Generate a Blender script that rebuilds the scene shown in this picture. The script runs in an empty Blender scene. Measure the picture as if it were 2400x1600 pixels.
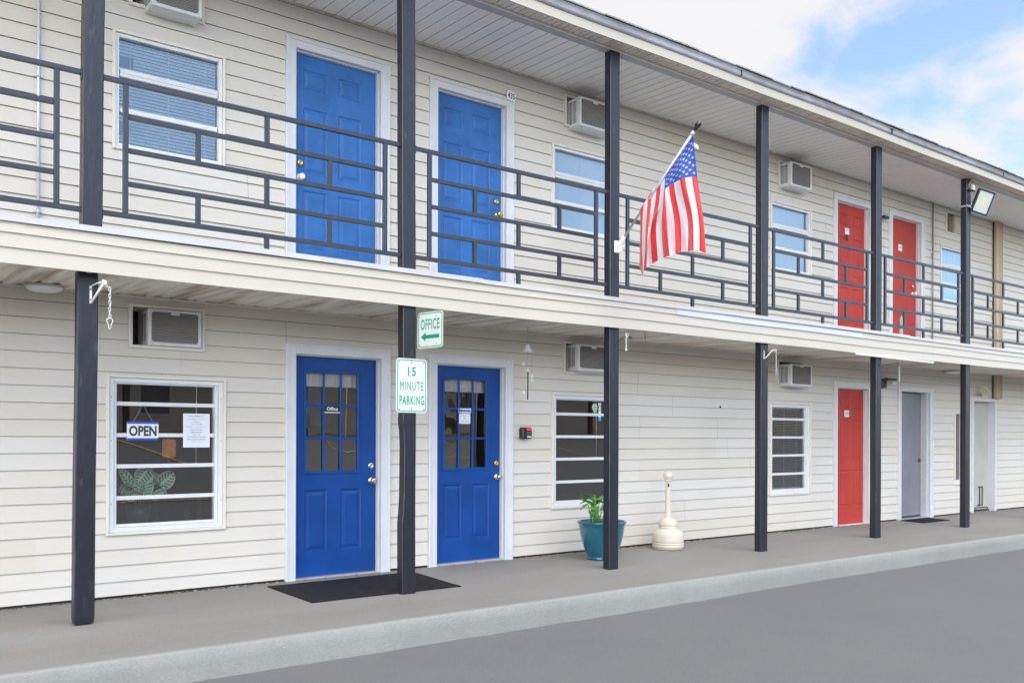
import bpy, math, random
from mathutils import Vector
R = math.radians
random.seed(7)
S = bpy.context.scene
# ---------------------------------------------------------------- camera
cam = bpy.data.cameras.new('camera'); co = bpy.data.objects.new('camera', cam); S.collection.objects.link(co)
S.camera = co
cam.sensor_width = 36.0; cam.lens = 2148.0/2400*36
cam.shift_y = (1022.5-800)/2400
cam.clip_start = 0.05; cam.clip_end = 2000
co.location = (0, -7.6865, 1.2951)
co.rotation_euler = (R(90), R(-0.2), -0.6594)
# ---------------------------------------------------------------- world
SUN_EL, SUN_AZ = 55, 172      # azimuth clockwise from +Y
w = bpy.data.worlds.new('World'); S.world = w; w.use_nodes = True
nt = w.node_tree; nt.nodes.clear()
def N(tree, typ, **kw):
    n = tree.nodes.new(typ)
    for k, v in kw.items():
        if k.startswith('i_'):
            n.inputs[int(k[2:]) if k[2:].isdigit() else k[2:]].default_value = v
        else: setattr(n, k, v)
    return n
out = N(nt, 'ShaderNodeOutputWorld')
sky = N(nt, 'ShaderNodeTexSky', sky_type='NISHITA', sun_disc=False)
sky.sun_elevation = R(SUN_EL); sky.sun_rotation = R(SUN_AZ); sky.air_density = 1.0; sky.dust_density = 0.6; sky.ozone_density = 1.0
bg1 = N(nt, 'ShaderNodeBackground'); bg1.inputs['Strength'].default_value = 0.105
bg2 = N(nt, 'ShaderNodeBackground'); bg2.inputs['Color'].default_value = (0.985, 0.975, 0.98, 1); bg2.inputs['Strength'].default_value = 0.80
nt.links.new(sky.outputs[0], bg1.inputs['Color'])
tc = N(nt, 'ShaderNodeTexCoord')
def math_(tree, op, a, b=None, clamp=False):
    m = N(tree, 'ShaderNodeMath', operation=op, use_clamp=clamp)
    for i, v in enumerate((a, b)):
        if v is None: continue
        if isinstance(v, (int, float)): m.inputs[i].default_value = v
        else: tree.links.new(v, m.inputs[i])
    return m.outputs[0]
sep = N(nt, 'ShaderNodeSeparateXYZ'); nt.links.new(tc.outputs['Generated'], sep.inputs[0])
zz = math_(nt, 'ADD', math_(nt, 'MAXIMUM', sep.outputs['Z'], 0.0), 0.22)
cmb = N(nt, 'ShaderNodeCombineXYZ')
nt.links.new(math_(nt, 'DIVIDE', sep.outputs['X'], zz), cmb.inputs[0])
nt.links.new(math_(nt, 'DIVIDE', sep.outputs['Y'], zz), cmb.inputs[1])
noi = N(nt, 'ShaderNodeTexNoise'); noi.inputs['Scale'].default_value = 2.1; noi.inputs['Detail'].default_value = 7; noi.inputs['Roughness'].default_value = 0.55; noi.inputs['Distortion'].default_value = 0.35
nt.links.new(cmb.outputs[0], noi.inputs['Vector'])
# a clear patch of sky high to the right, and a clear sky to the south
fw = Vector((math.sin(.6594), math.cos(.6594), 0)); rt = Vector((math.cos(.6594), -math.sin(.6594), 0))
bd = (fw + rt*(1130/2148) + Vector((0, 0, 1))*(960/2148)).normalized()
dt = N(nt, 'ShaderNodeVectorMath', operation='DOT_PRODUCT'); nt.links.new(tc.outputs['Generated'], dt.inputs[0]); dt.inputs[1].default_value = bd
patch = N(nt, 'ShaderNodeMapRange', interpolation_type='SMOOTHSTEP'); nt.links.new(dt.outputs['Value'], patch.inputs[0])
patch.inputs[1].default_value = 0.955; patch.inputs[2].default_value = 1.0; patch.inputs[3].default_value = -0.10; patch.inputs[4].default_value = 0.30
sdt = N(nt, 'ShaderNodeVectorMath', operation='DOT_PRODUCT'); nt.links.new(tc.outputs['Generated'], sdt.inputs[0]); sdt.inputs[1].default_value = Vector((.62, -.70, .35)).normalized()
south = N(nt, 'ShaderNodeMapRange', interpolation_type='SMOOTHSTEP'); nt.links.new(sdt.outputs['Value'], south.inputs[0])
south.inputs[1].default_value = 0.45; south.inputs[2].default_value = 0.85; south.inputs[3].default_value = -0.12; south.inputs[4].default_value = 0.50
noi2 = N(nt, 'ShaderNodeTexNoise'); noi2.inputs['Scale'].default_value = 5.5; noi2.inputs['Detail'].default_value = 8; noi2.inputs['Distortion'].default_value = 0.5
nt.links.new(cmb.outputs[0], noi2.inputs['Vector'])
puff = math_(nt, 'MULTIPLY', math_(nt, 'SUBTRACT', noi2.outputs['Fac'], 0.5), 0.55)
v = math_(nt, 'ADD', math_(nt, 'SUBTRACT', math_(nt, 'SUBTRACT', noi.outputs['Fac'], patch.outputs[0]), south.outputs[0]), puff)
mk = N(nt, 'ShaderNodeMapRange', interpolation_type='SMOOTHSTEP'); nt.links.new(v, mk.inputs[0])
mk.inputs[1].default_value = 0.20; mk.inputs[2].default_value = 0.45; mk.inputs[3].default_value = 0.03; mk.inputs[4].default_value = 0.97
# cloud strength is cut to the north; the bright south is added fill light
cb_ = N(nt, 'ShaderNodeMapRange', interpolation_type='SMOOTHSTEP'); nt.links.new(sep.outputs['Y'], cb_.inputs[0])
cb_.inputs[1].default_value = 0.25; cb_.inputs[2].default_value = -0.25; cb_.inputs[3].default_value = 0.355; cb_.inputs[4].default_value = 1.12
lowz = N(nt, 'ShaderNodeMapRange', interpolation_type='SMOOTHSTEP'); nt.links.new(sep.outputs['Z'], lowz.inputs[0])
lowz.inputs[1].default_value = 0.60; lowz.inputs[2].default_value = 0.12; lowz.inputs[3].default_value = 0.0; lowz.inputs[4].default_value = 1.15  # low southern sky raised further, added fill for the wall under the overhang
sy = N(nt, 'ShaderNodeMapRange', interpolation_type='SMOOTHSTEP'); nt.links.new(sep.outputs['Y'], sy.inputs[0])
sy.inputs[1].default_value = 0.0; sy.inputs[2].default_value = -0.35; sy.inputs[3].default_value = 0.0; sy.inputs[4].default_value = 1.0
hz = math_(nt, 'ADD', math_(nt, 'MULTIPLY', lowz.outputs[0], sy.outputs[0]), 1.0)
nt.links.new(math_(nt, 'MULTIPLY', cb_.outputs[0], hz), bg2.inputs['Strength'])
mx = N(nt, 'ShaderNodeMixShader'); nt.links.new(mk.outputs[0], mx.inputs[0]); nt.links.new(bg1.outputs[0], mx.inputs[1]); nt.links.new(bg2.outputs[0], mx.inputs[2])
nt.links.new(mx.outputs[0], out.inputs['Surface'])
# ---------------------------------------------------------------- sun
sl = bpy.data.lights.new('sun', 'SUN'); sl.energy = 0.5; sl.angle = R(40); sl.color = (1, 0.965, 0.91)
so = bpy.data.objects.new('sun', sl); S.collection.objects.link(so)
sd = Vector((math.sin(R(SUN_AZ))*math.cos(R(SUN_EL)), math.cos(R(SUN_AZ))*math.cos(R(SUN_EL)), math.sin(R(SUN_EL))))
so.rotation_euler = sd.to_track_quat('Z', 'Y').to_euler()
S.view_settings.view_transform = 'Standard'; S.view_settings.look = 'None'
S.view_settings.exposure = 1.42; S.view_settings.gamma = 1.0
S.render.engine = 'CYCLES'
# ---------------------------------------------------------------- materials
def mat(name, col, rough=0.6, metal=0.0, var=0.0, vscale=3.0, bump=0.0, bscale=40.0, spec=0.5, stretch=(1, 1, 1), col2=None, lo=0.35, hi=0.65, emit=None, coat=0.0, nd=6, nr_=0.6, grain=0.0):
    m = bpy.data.materials.new(name); m.use_nodes = True
    t = m.node_tree; b = t.nodes['Principled BSDF']
    b.inputs['Roughness'].default_value = rough; b.inputs['Metallic'].default_value = metal
    b.inputs['Specular IOR Level'].default_value = spec; b.inputs['Coat Weight'].default_value = coat
    c = (*col, 1)
    b.inputs['Base Color'].default_value = c
    tcn = N(t, 'ShaderNodeTexCoord'); mp = N(t, 'ShaderNodeMapping'); mp.inputs['Scale'].default_value = stretch
    t.links.new(tcn.outputs['Object'], mp.inputs[0])
    if var or col2:
        n = N(t, 'ShaderNodeTexNoise'); n.inputs['Scale'].default_value = vscale; n.inputs['Detail'].default_value = nd; n.inputs['Roughness'].default_value = nr_
        t.links.new(mp.outputs[0], n.inputs['Vector'])
        r = N(t, 'ShaderNodeMapRange'); r.inputs[1].default_value = lo; r.inputs[2].default_value = hi
        t.links.new(n.outputs['Fac'], r.inputs[0])
        mxn = N(t, 'ShaderNodeMix', data_type='RGBA')
        c2 = (*col2, 1) if col2 else tuple(min(1, x*(1+var)) for x in col)+(1,)
        c1 = c if col2 else tuple(x*(1-var) for x in col)+(1,)
        mxn.inputs['A'].default_value = c1; mxn.inputs['B'].default_value = c2
        t.links.new(r.outputs[0], mxn.inputs['Factor']); t.links.new(mxn.outputs['Result'], b.inputs['Base Color'])
        if grain:
            gn = N(t, 'ShaderNodeTexNoise'); gn.inputs['Scale'].default_value = 75; gn.inputs['Detail'].default_value = 4; gn.inputs['Roughness'].default_value = 0.7
            t.links.new(tcn.outputs['Object'], gn.inputs['Vector'])
            gr = N(t, 'ShaderNodeMapRange'); gr.inputs[1].default_value = 0.3; gr.inputs[2].default_value = 0.7; gr.inputs[3].default_value = 1-grain; gr.inputs[4].default_value = 1+grain
            t.links.new(gn.outputs['Fac'], gr.inputs[0])
            vm = N(t, 'ShaderNodeVectorMath', operation='SCALE'); t.links.new(mxn.outputs['Result'], vm.inputs[0]); t.links.new(gr.outputs[0], vm.inputs['Scale']); t.links.new(vm.outputs[0], b.inputs['Base Color'])
    if bump:
        n2 = N(t, 'ShaderNodeTexNoise'); n2.inputs['Scale'].default_value = bscale; n2.inputs['Detail'].default_value = 5
        t.links.new(mp.outputs[0], n2.inputs['Vector'])
        bp = N(t, 'ShaderNodeBump'); bp.inputs['Strength'].default_value = bump; bp.inputs['Distance'].default_value = 0.01
        t.links.new(n2.outputs['Fac'], bp.inputs['Height']); t.links.new(bp.outputs[0], b.inputs['Normal'])
    if emit:
        b.inputs['Emission Color'].default_value = (*emit[0], 1); b.inputs['Emission Strength'].default_value = emit[1]
    return m

def siding_mat(name, col, col2, phase):
    """vinyl boards: each 3.66 m length of each course fades a little differently"""
    m = bpy.data.materials.new(name); m.use_nodes = True; t = m.node_tree; b = t.nodes['Principled BSDF']
    b.inputs['Roughness'].default_value = 0.42; b.inputs['Specular IOR Level'].default_value = 0.4
    tcn = N(t, 'ShaderNodeTexCoord'); s = N(t, 'ShaderNodeSeparateXYZ'); t.links.new(tcn.outputs['Object'], s.inputs[0])
    row = math_(t, 'FLOOR', math_(t, 'DIVIDE', math_(t, 'SUBTRACT', s.outputs['Z'], phase), 0.256))
    off = math_(t, 'MULTIPLY', math_(t, 'FRACT', math_(t, 'MULTIPLY', row, 0.618)), 3.66)
    colm = math_(t, 'FLOOR', math_(t, 'DIVIDE', math_(t, 'ADD', s.outputs['X'], off), 3.66))
    cb = N(t, 'ShaderNodeCombineXYZ'); t.links.new(colm, cb.inputs[0]); t.links.new(row, cb.inputs[1])
    wn = N(t, 'ShaderNodeTexWhiteNoise', noise_dimensions='2D'); t.links.new(cb.outputs[0], wn.inputs['Vector'])
    n = N(t, 'ShaderNodeTexNoise'); n.inputs['Scale'].default_value = 1.6; n.inputs['Detail'].default_value = 5
    mp = N(t, 'ShaderNodeMapping'); mp.inputs['Scale'].default_value = (0.7, 1, 2.5); t.links.new(tcn.outputs['Object'], mp.inputs[0]); t.links.new(mp.outputs[0], n.inputs['Vector'])
    f = math_(t, 'ADD', math_(t, 'MULTIPLY', wn.outputs['Value'], 0.5), math_(t, 'MULTIPLY', n.outputs['Fac'], 0.5))
    mxn = N(t, 'ShaderNodeMix', data_type='RGBA'); mxn.inputs['A'].default_value = (*col, 1); mxn.inputs['B'].default_value = (*col2, 1)
    t.links.new(f, mxn.inputs['Factor']); t.links.new(mxn.outputs['Result'], b.inputs['Base Color'])
    n3 = N(t, 'ShaderNodeTexNoise'); n3.inputs['Scale'].default_value = 2.0; n3.inputs['Detail'].default_value = 2
    mp3 = N(t, 'ShaderNodeMapping'); mp3.inputs['Scale'].default_value = (0.9, 1, 3.0); t.links.new(tcn.outputs['Object'], mp3.inputs[0]); t.links.new(mp3.outputs[0], n3.inputs['Vector'])
    bp = N(t, 'ShaderNodeBump'); bp.inputs['Strength'].default_value = 0.25; bp.inputs['Distance'].default_value = 0.02
    t.links.new(n3.outputs['Fac'], bp.inputs['Height']); t.links.new(bp.outputs[0], b.inputs['Normal'])
    return m

def glass_mat(name, tint=(0.75, 0.8, 0.78), ior=1.55, rough=0.0, wave=0.0, boost=1.0, refl=(1, 1, 1)):
    m = bpy.data.materials.new(name); m.use_nodes = True; t = m.node_tree; t.nodes.clear()
    o = N(t, 'ShaderNodeOutputMaterial'); tr = N(t, 'ShaderNodeBsdfTransparent'); gl = N(t, 'ShaderNodeBsdfGlossy')
    tr.inputs[0].default_value = (*tint, 1); gl.inputs['Roughness'].default_value = rough; gl.inputs['Color'].default_value = (*refl, 1)
    fr = N(t, 'ShaderNodeFresnel'); fr.inputs['IOR'].default_value = ior
    mxs = N(t, 'ShaderNodeMixShader')
    t.links.new(math_(t, 'MULTIPLY', fr.outputs[0], boost, clamp=True), mxs.inputs[0])
    t.links.new(tr.outputs[0], mxs.inputs[1]); t.links.new(gl.outputs[0], mxs.inputs[2]); t.links.new(mxs.outputs[0], o.inputs[0])
    if wave:
        tcn = N(t, 'ShaderNodeTexCoord'); n = N(t, 'ShaderNodeTexNoise'); n.inputs['Scale'].default_value = 3.0; n.inputs['Detail'].default_value = 1
        t.links.new(tcn.outputs['Object'], n.inputs['Vector'])
        bp = N(t, 'ShaderNodeBump'); bp.inputs['Strength'].default_value = wave; bp.inputs['Distance'].default_value = 0.02
        t.links.new(n.outputs['Fac'], bp.inputs['Height']); t.links.new(bp.outputs[0], gl.inputs['Normal'])
    return m

M = {}
M['siding'] = siding_mat('siding', (0.60, 0.56, 0.465), (0.665, 0.655, 0.63), 0.0055)
M['fascia'] = siding_mat('fascia_vinyl', (0.49, 0.46, 0.385), (0.52, 0.495, 0.435), 0.1)
M['fascia_pale'] = mat('pale_vinyl', (0.50, 0.53, 0.56), 0.4, var=0.03)
M['dark_gap'] = mat('tar_paper', (0.045, 0.040, 0.032), 0.9, var=0.3, vscale=8)
M['white'] = mat('white_paint', (0.64, 0.66, 0.695), 0.42, var=0.035, vscale=5, bump=0.05)
M['alu'] = mat('white_aluminium', (0.70, 0.73, 0.76), 0.38, var=0.04, vscale=7)
M['cream'] = mat('cream_trim', (0.72, 0.69, 0.61), 0.45, var=0.05, vscale=4)
M['cap'] = mat('white_flashing', (0.495, 0.50, 0.505), 0.4, var=0.04, vscale=2)
M['post'] = mat('dark_painted_wood', (0.013, 0.015, 0.024), 0.38, vscale=16, col2=(0.06, 0.057, 0.055), lo=0.62, hi=0.76, bump=0.5, bscale=22, stretch=(1, 1, 0.3), spec=0.55)
M['rail'] = mat('dark_painted_steel', (0.022, 0.028, 0.044), 0.34, var=0.15, vscale=10, bump=0.1, spec=0.6)
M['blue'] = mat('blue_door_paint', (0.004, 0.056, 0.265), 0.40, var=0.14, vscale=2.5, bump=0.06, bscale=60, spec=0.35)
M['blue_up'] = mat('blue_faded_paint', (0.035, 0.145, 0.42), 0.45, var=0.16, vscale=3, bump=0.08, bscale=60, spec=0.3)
M['red'] = mat('red_door_paint', (0.44, 0.048, 0.038), 0.5, spec=0.25, var=0.10, vscale=3, bump=0.08, bscale=50)
M['grey_door'] = mat('grey_door_paint', (0.21, 0.215, 0.25), 0.5, var=0.1, vscale=2.5)
M['beige_door'] = mat('beige_steel', (0.50, 0.50, 0.46), 0.5, var=0.06, vscale=3)
M['beige'] = mat('beige_metal', (0.50, 0.42, 0.30), 0.5, var=0.06, vscale=5)
M['tan'] = mat('tan_cover', (0.52, 0.43, 0.31), 0.5, var=0.05, vscale=3)
M['tan_groove'] = mat('tan_groove', (0.30, 0.19, 0.11), 0.6)
M['walk'] = mat('walkway_concrete', (0.196, 0.184, 0.168), 0.8, vscale=0.55, bump=0.25, bscale=55, col2=(0.240, 0.230, 0.214), lo=0.38, hi=0.62, stretch=(0.35, 1, 1), nd=11, nr_=0.74, grain=0.13)
M['kerb'] = mat('kerb_concrete', (0.262, 0.272, 0.258), 0.85, vscale=9, bump=0.5, bscale=110, col2=(0.292, 0.302, 0.288), nd=11, nr_=0.74, grain=0.13)
M['asphalt'] = mat('asphalt', (0.134, 0.134, 0.138), 0.85, vscale=0.45, bump=0.35, bscale=120, col2=(0.150, 0.149, 0.152), nd=11, nr_=0.74, grain=0.13)
M['soffit'] = mat('soffit_vinyl', (0.78, 0.77, 0.76), 0.5, vscale=1.4, col2=(0.70, 0.68, 0.65), lo=0.45, hi=0.8, stretch=(1, 0.4, 1))
M['soffit_low'] = mat('stained_soffit_vinyl', (0.80, 0.77, 0.69), 0.5, vscale=2.2, col2=(0.42, 0.33, 0.235), lo=0.44, hi=0.66, stretch=(5.5, 0.35, 1))
M['soffit_out'] = mat('outer_soffit_vinyl', (0.62, 0.57, 0.51), 0.5, vscale=9, col2=(0.36, 0.30, 0.25), lo=0.45, hi=0.75, stretch=(1.3, 0.5, 1))
M['beam'] = mat('beam_wrap', (0.34, 0.35, 0.38), 0.5, var=0.05)
M['drip'] = mat('gutter_metal', (0.42, 0.43, 0.48), 0.4, metal=0.4, var=0.15, vscale=4)
M['shingle'] = mat('roof_shingle', (0.19, 0.22, 0.215), 0.9, var=0.3, vscale=30, bump=0.6, bscale=90)
M['ac_white'] = mat('ac_casing', (0.66, 0.68, 0.69), 0.42, var=0.07, vscale=9)
M['ac_old'] = mat('ac_casing_old', (0.50, 0.46, 0.37), 0.5, var=0.1, vscale=7)
M['coil'] = mat('condenser_coil', (0.15, 0.14, 0.13), 0.55, metal=0.3, var=0.2, vscale=18, stretch=(0.3, 1, 3))
M['black'] = mat('black_plastic', (0.012, 0.012, 0.014), 0.35)
M['rubber'] = mat('doormat_rubber', (0.018, 0.019, 0.023), 0.92, var=0.25, vscale=14, bump=0.8, bscale=300, spec=0.2)
M['brass'] = mat('brass', (0.62, 0.45, 0.18), 0.25, metal=1.0, var=0.05)
M['chrome'] = mat('satin_nickel', (0.66, 0.65, 0.64), 0.25, metal=1.0)
M['galv'] = mat('galvanised_steel', (0.62, 0.65, 0.70), 0.35, metal=0.6, var=0.05)
M['conduit'] = mat('conduit_paint', (0.62, 0.66, 0.72), 0.35, metal=0.2, var=0.05)
M['conduit_grey'] = mat('conduit_grey', (0.34, 0.35, 0.37), 0.4, metal=0.4)
M['sign_white'] = mat('sign_sheet', (0.62, 0.70, 0.665), 0.35, vscale=5, col2=(0.56, 0.60, 0.53), lo=0.5, hi=0.85)
M['sign_green'] = mat('sign_green', (0.0, 0.26, 0.18), 0.4)
M['rust'] = mat('rust', (0.23, 0.08, 0.03), 0.8, var=0.3, vscale=30)
M['paper'] = mat('paper', (0.74, 0.79, 0.88), 0.7)
M['ink'] = mat('ink', (0.05, 0.05, 0.06), 0.7)
M['ink_grey'] = mat('ink_grey', (0.28, 0.30, 0.34), 0.7)
M['ink_blue'] = mat('ink_blue', (0.01, 0.03, 0.45), 0.6)
M['open_blue'] = mat('open_sign_blue', (0.01, 0.10, 0.55), 0.5)
M['white_pl'] = mat('white_plastic', (0.80, 0.82, 0.83), 0.4)
M['blind'] = None
M['glass'] = glass_mat('window_glass', (0.97, 0.98, 0.98), 1.6, wave=0.01, boost=3.4)
M['glass_door'] = glass_mat('door_glass', (0.97, 0.98, 0.98), 1.6, wave=0.15, boost=4.6)
M['glass_up'] = glass_mat('upper_window_glass', (0.88, 0.94, 1.0), 1.8, wave=0.004, boost=2.2, refl=(0.75, 0.9, 1))
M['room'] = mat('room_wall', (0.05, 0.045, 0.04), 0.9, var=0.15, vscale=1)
M['curtain'] = mat('curtain_cloth', (0.62, 0.72, 0.86), 0.8, var=0.03)
M['teal'] = mat('teal_glaze', (0.003, 0.095, 0.17), 0.16, vscale=5, bump=0.15, bscale=8, col2=(0.03, 0.17, 0.20), lo=0.42, hi=0.72, coat=0.6, stretch=(1, 1, 0.8))
M['soil'] = mat('soil', (0.04, 0.025, 0.015), 0.95, bump=0.8, bscale=60)
M['leaf'] = mat('leaf_green', (0.05, 0.17, 0.03), 0.42, vscale=12, col2=(0.12, 0.32, 0.06), lo=0.35, hi=0.7)
M['stem'] = mat('stem_green', (0.13, 0.32, 0.07), 0.5, var=0.15)
M['leaf_dark'] = mat('calathea_green', (0.03, 0.22, 0.07), 0.45, var=0.2)
M['leaf_pale'] = mat('calathea_pale', (0.60, 0.80, 0.64), 0.5)
M['sand'] = mat('beige_plastic', (0.63, 0.58, 0.51), 0.45, var=0.04, vscale=8, bump=0.12, bscale=250)
M['bell'] = mat('white_ceramic', (0.74, 0.74, 0.80), 0.3)
M['twine'] = mat('twine', (0.50, 0.46, 0.40), 0.9)
M['dark_wood'] = mat('dark_wood', (0.075, 0.055, 0.045), 0.6, var=0.2)
M['opal'] = mat('opal_glass', (0.78, 0.80, 0.80), 0.3)
M['lens'] = mat('lamp_lens', (0.52, 0.60, 0.58), 0.3, spec=0.3)
M['led'] = mat('led_yellow', (0.62, 0.62, 0.40), 0.3)
M['moss'] = mat('moss', (0.05, 0.08, 0.01), 0.95, var=0.4, vscale=40)
M['leaflitter'] = mat('leaf_litter', (0.12, 0.085, 0.05), 0.95, var=0.6, vscale=60)
M['stone'] = mat('concrete_crumb', (0.42, 0.41, 0.38), 0.9, var=0.2, vscale=60)
M['yellow_line'] = mat('yellow_paint', (0.60, 0.38, 0.10), 0.7, var=0.2, vscale=6)
M['tan_kerb'] = mat('tan_concrete', (0.33, 0.27, 0.19), 0.85, var=0.2, vscale=3)
M['brown'] = mat('brown_paint', (0.10, 0.065, 0.05), 0.6, var=0.1)
M['red_flag'] = None

def cloth_mat(name, col):
    m = bpy.data.materials.new(name); m.use_nodes = True; t = m.node_tree; b = t.nodes['Principled BSDF']
    b.inputs['Base Color'].default_value = (*col, 1); b.inputs['Roughness'].default_value = 0.55
    b.inputs['Sheen Weight'].default_value = 0.3
    tl = N(t, 'ShaderNodeBsdfTranslucent'); tl.inputs[0].default_value = (*[min(1, c*1.1) for c in col], 1)
    ms = N(t, 'ShaderNodeMixShader'); ms.inputs[0].default_value = 0.38
    t.links.new(b.outputs[0], ms.inputs[1]); t.links.new(tl.outputs[0], ms.inputs[2]); t.links.new(ms.outputs[0], t.nodes['Material Output'].inputs[0])
    tcn = N(t, 'ShaderNodeTexCoord'); n = N(t, 'ShaderNodeTexNoise'); n.inputs['Scale'].default_value = 14; n.inputs['Detail'].default_value = 4
    t.links.new(tcn.outputs['Object'], n.inputs['Vector'])
    bp = N(t, 'ShaderNodeBump'); bp.inputs['Strength'].default_value = 0.55; bp.inputs['Distance'].default_value = 0.02
    t.links.new(n.outputs['Fac'], bp.inputs['Height']); t.links.new(bp.outputs[0], b.inputs['Normal'])
    return m
M['blind'] = mat('blind_slat', (0.84, 0.86, 0.88), 0.5); M['f_red'] = cloth_mat('flag_red', (0.75, 0.045, 0.055)); M['f_white'] = cloth_mat('flag_white', (0.84, 0.84, 0.88)); M['f_blue'] = cloth_mat('flag_blue', (0.035, 0.10, 0.50))

# ---------------------------------------------------------------- mesh builder
def link(o, parent=None):
    S.collection.objects.link(o)
    if parent: o.parent = parent
def tag(o, label=None, cat=None, group=None, kind=None):
    if label: o['label'] = label
    if cat: o['category'] = cat
    if group: o['group'] = group
    if kind: o['kind'] = kind
    return o
ROOT = {}
def empty(name, loc=(0, 0, 0)):
    o = bpy.data.objects.new(name, None); o.location = loc; o.empty_display_size = 0.1; link(o)
    ROOT[o.name] = Vector(loc); return o
def root_of(o):
    while o.parent: o = o.parent
    return ROOT.get(o.name, Vector((0, 0, 0)))
class MB:
    def __init__(s): s.v = []; s.f = []; s.m = []; s.sm = []
    def quad(s, a, b, c, d, m=0, sm=False):
        i = len(s.v); s.v += [a, b, c, d]; s.f.append((i, i+1, i+2, i+3)); s.m.append(m); s.sm.append(sm)
    def poly(s, pts, m=0):
        i = len(s.v); s.v += list(pts); s.f.append(tuple(range(i, i+len(pts)))); s.m.append(m); s.sm.append(False)
    def box(s, x0, x1, y0, y1, z0, z1, m=0, bev=0.0):
        if x0 > x1: x0, x1 = x1, x0
        if y0 > y1: y0, y1 = y1, y0
        if z0 > z1: z0, z1 = z1, z0
        s.obox(Vector(((x0+x1)/2, (y0+y1)/2, (z0+z1)/2)), Vector((1, 0, 0)), Vector((0, 1, 0)), Vector((0, 0, 1)), (x1-x0)/2, (y1-y0)/2, (z1-z0)/2, m, bev)
    def obox(s, c, ax, ay, az, hx, hy, hz, m=0, bev=0.0):
        c = Vector(c)
        if not bev:
            i = len(s.v)
            for dx in (-1, 1):
                for dy in (-1, 1):
                    for dz in (-1, 1): s.v.append(c+ax*hx*dx+ay*hy*dy+az*hz*dz)
            for f in ((0, 1, 3, 2), (4, 6, 7, 5), (0, 4, 5, 1), (2, 3, 7, 6), (0, 2, 6, 4), (1, 5, 7, 3)):
                s.f.append(tuple(i+k for k in f)); s.m.append(m); s.sm.append(False)
            return
        b = min(bev, hx*.9, hy*.9, hz*.9)
        i = len(s.v); idx = {}
        for dx in (-1, 1):
            for dy in (-1, 1):
                for dz in (-1, 1):
                    for k, (bx, by, bz) in enumerate(((0, b, b), (b, 0, b), (b, b, 0))):
                        idx[(dx, dy, dz, k)] = len(s.v)
                        s.v.append(c+ax*(hx-bx)*dx+ay*(hy-by)*dy+az*(hz-bz)*dz)
        def F(*q):
            s.f.append(tuple(idx[k] for k in q)); s.m.append(m); s.sm.append(False)
        for d in (-1, 1):
            F(*[(d, a, e, 0) for a, e in ((-1, -1), (1, -1), (1, 1), (-1, 1))][::d])
            F(*[(a, d, e, 1) for a, e in ((-1, -1), (-1, 1), (1, 1), (1, -1))][::d])
            F(*[(a, e, d, 2) for a, e in ((-1, -1), (1, -1), (1, 1), (-1, 1))][::d])
        for a in (-1, 1):
            for e in (-1, 1):
                F((a, e, -1, 0), (a, e, 1, 0), (a, e, 1, 1), (a, e, -1, 1))
                F((a, -1, e, 0), (a, 1, e, 0), (a, 1, e, 2), (a, -1, e, 2))
                F((-1, a, e, 1), (1, a, e, 1), (1, a, e, 2), (-1, a, e, 2))
                for g in (-1, 1): 
                    if True: pass
        for a in (-1, 1):
            for e in (-1, 1):
                for g in (-1, 1): F((a, e, g, 0), (a, e, g, 1), (a, e, g, 2))
    def tube(s, pts, r, seg=8, m=0, cap=True, radii=None):
        pts = [Vector(p) for p in pts]; n = len(pts); base = len(s.v)
        t0 = (pts[1]-pts[0]).normalized(); up = Vector((0, 0, 1)) if abs(t0.z) < .9 else Vector((1, 0, 0))
        nrm = t0.cross(up).normalized()
        for i, p in enumerate(pts):
            t = (pts[min(i+1, n-1)]-pts[max(i-1, 0)]).normalized()
            nrm = (nrm-t*nrm.dot(t)).normalized(); bn = t.cross(nrm)
            rr = radii[i] if radii else r
            for k in range(seg):
                a = 2*math.pi*k/seg; s.v.append(p+(nrm*math.cos(a)+bn*math.sin(a))*rr)
        for i in range(n-1):
            for k in range(seg):
                a = base+i*seg+k; b = base+i*seg+(k+1) % seg
                s.f.append((a, b, b+seg, a+seg)); s.m.append(m); s.sm.append(True)
        if cap:
            s.f.append(tuple(base+k for k in range(seg))[::-1]); s.m.append(m); s.sm.append(False)
            s.f.append(tuple(base+(n-1)*seg+k for k in range(seg))); s.m.append(m); s.sm.append(False)
    def ring(s, c, ax, ay, ra, rb, r, seg=16, ts=6, m=0):
        c = Vector(c); pts = [c+ax*ra*math.cos(2*math.pi*k/seg)+ay*rb*math.sin(2*math.pi*k/seg) for k in range(seg)]
        base = len(s.v); az = ax.cross(ay).normalized()
        for k in range(seg):
            t = (pts[(k+1) % seg]-pts[k-1]).normalized(); n = az.cross(t).normalized()
            for j in range(ts):
                a = 2*math.pi*j/ts; s.v.append(pts[k]+(n*math.cos(a)+az*math.sin(a))*r)
        for k in range(seg):
            for j in range(ts):
                a = base+k*ts+j; b = base+k*ts+(j+1) % ts; c2 = base+((k+1) % seg)*ts+(j+1) % ts; d = base+((k+1) % seg)*ts+j
                s.f.append((a, b, c2, d)); s.m.append(m); s.sm.append(True)
    def lathe(s, c, prof, seg=32, m=0, axis='Z', close=False, sharp=()):
        c = Vector(c); base = len(s.v); n = len(prof)
        for r, z in prof:
            for k in range(seg):
                a = 2*math.pi*k/seg
                if axis == 'Z': s.v.append(c+Vector((r*math.cos(a), r*math.sin(a), z)))
                elif axis == 'Y': s.v.append(c+Vector((r*math.cos(a), z, r*math.sin(a))))
                else: 
                    e1, e2, e3 = axis; s.v.append(c+e1*r*math.cos(a)+e2*r*math.sin(a)+e3*z)
        for i in range(n-1):
            for k in range(seg):
                a = base+i*seg+k; b = base+i*seg+(k+1) % seg
                s.f.append((a, b, b+seg, a+seg)); s.m.append(m); s.sm.append(True)
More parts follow.
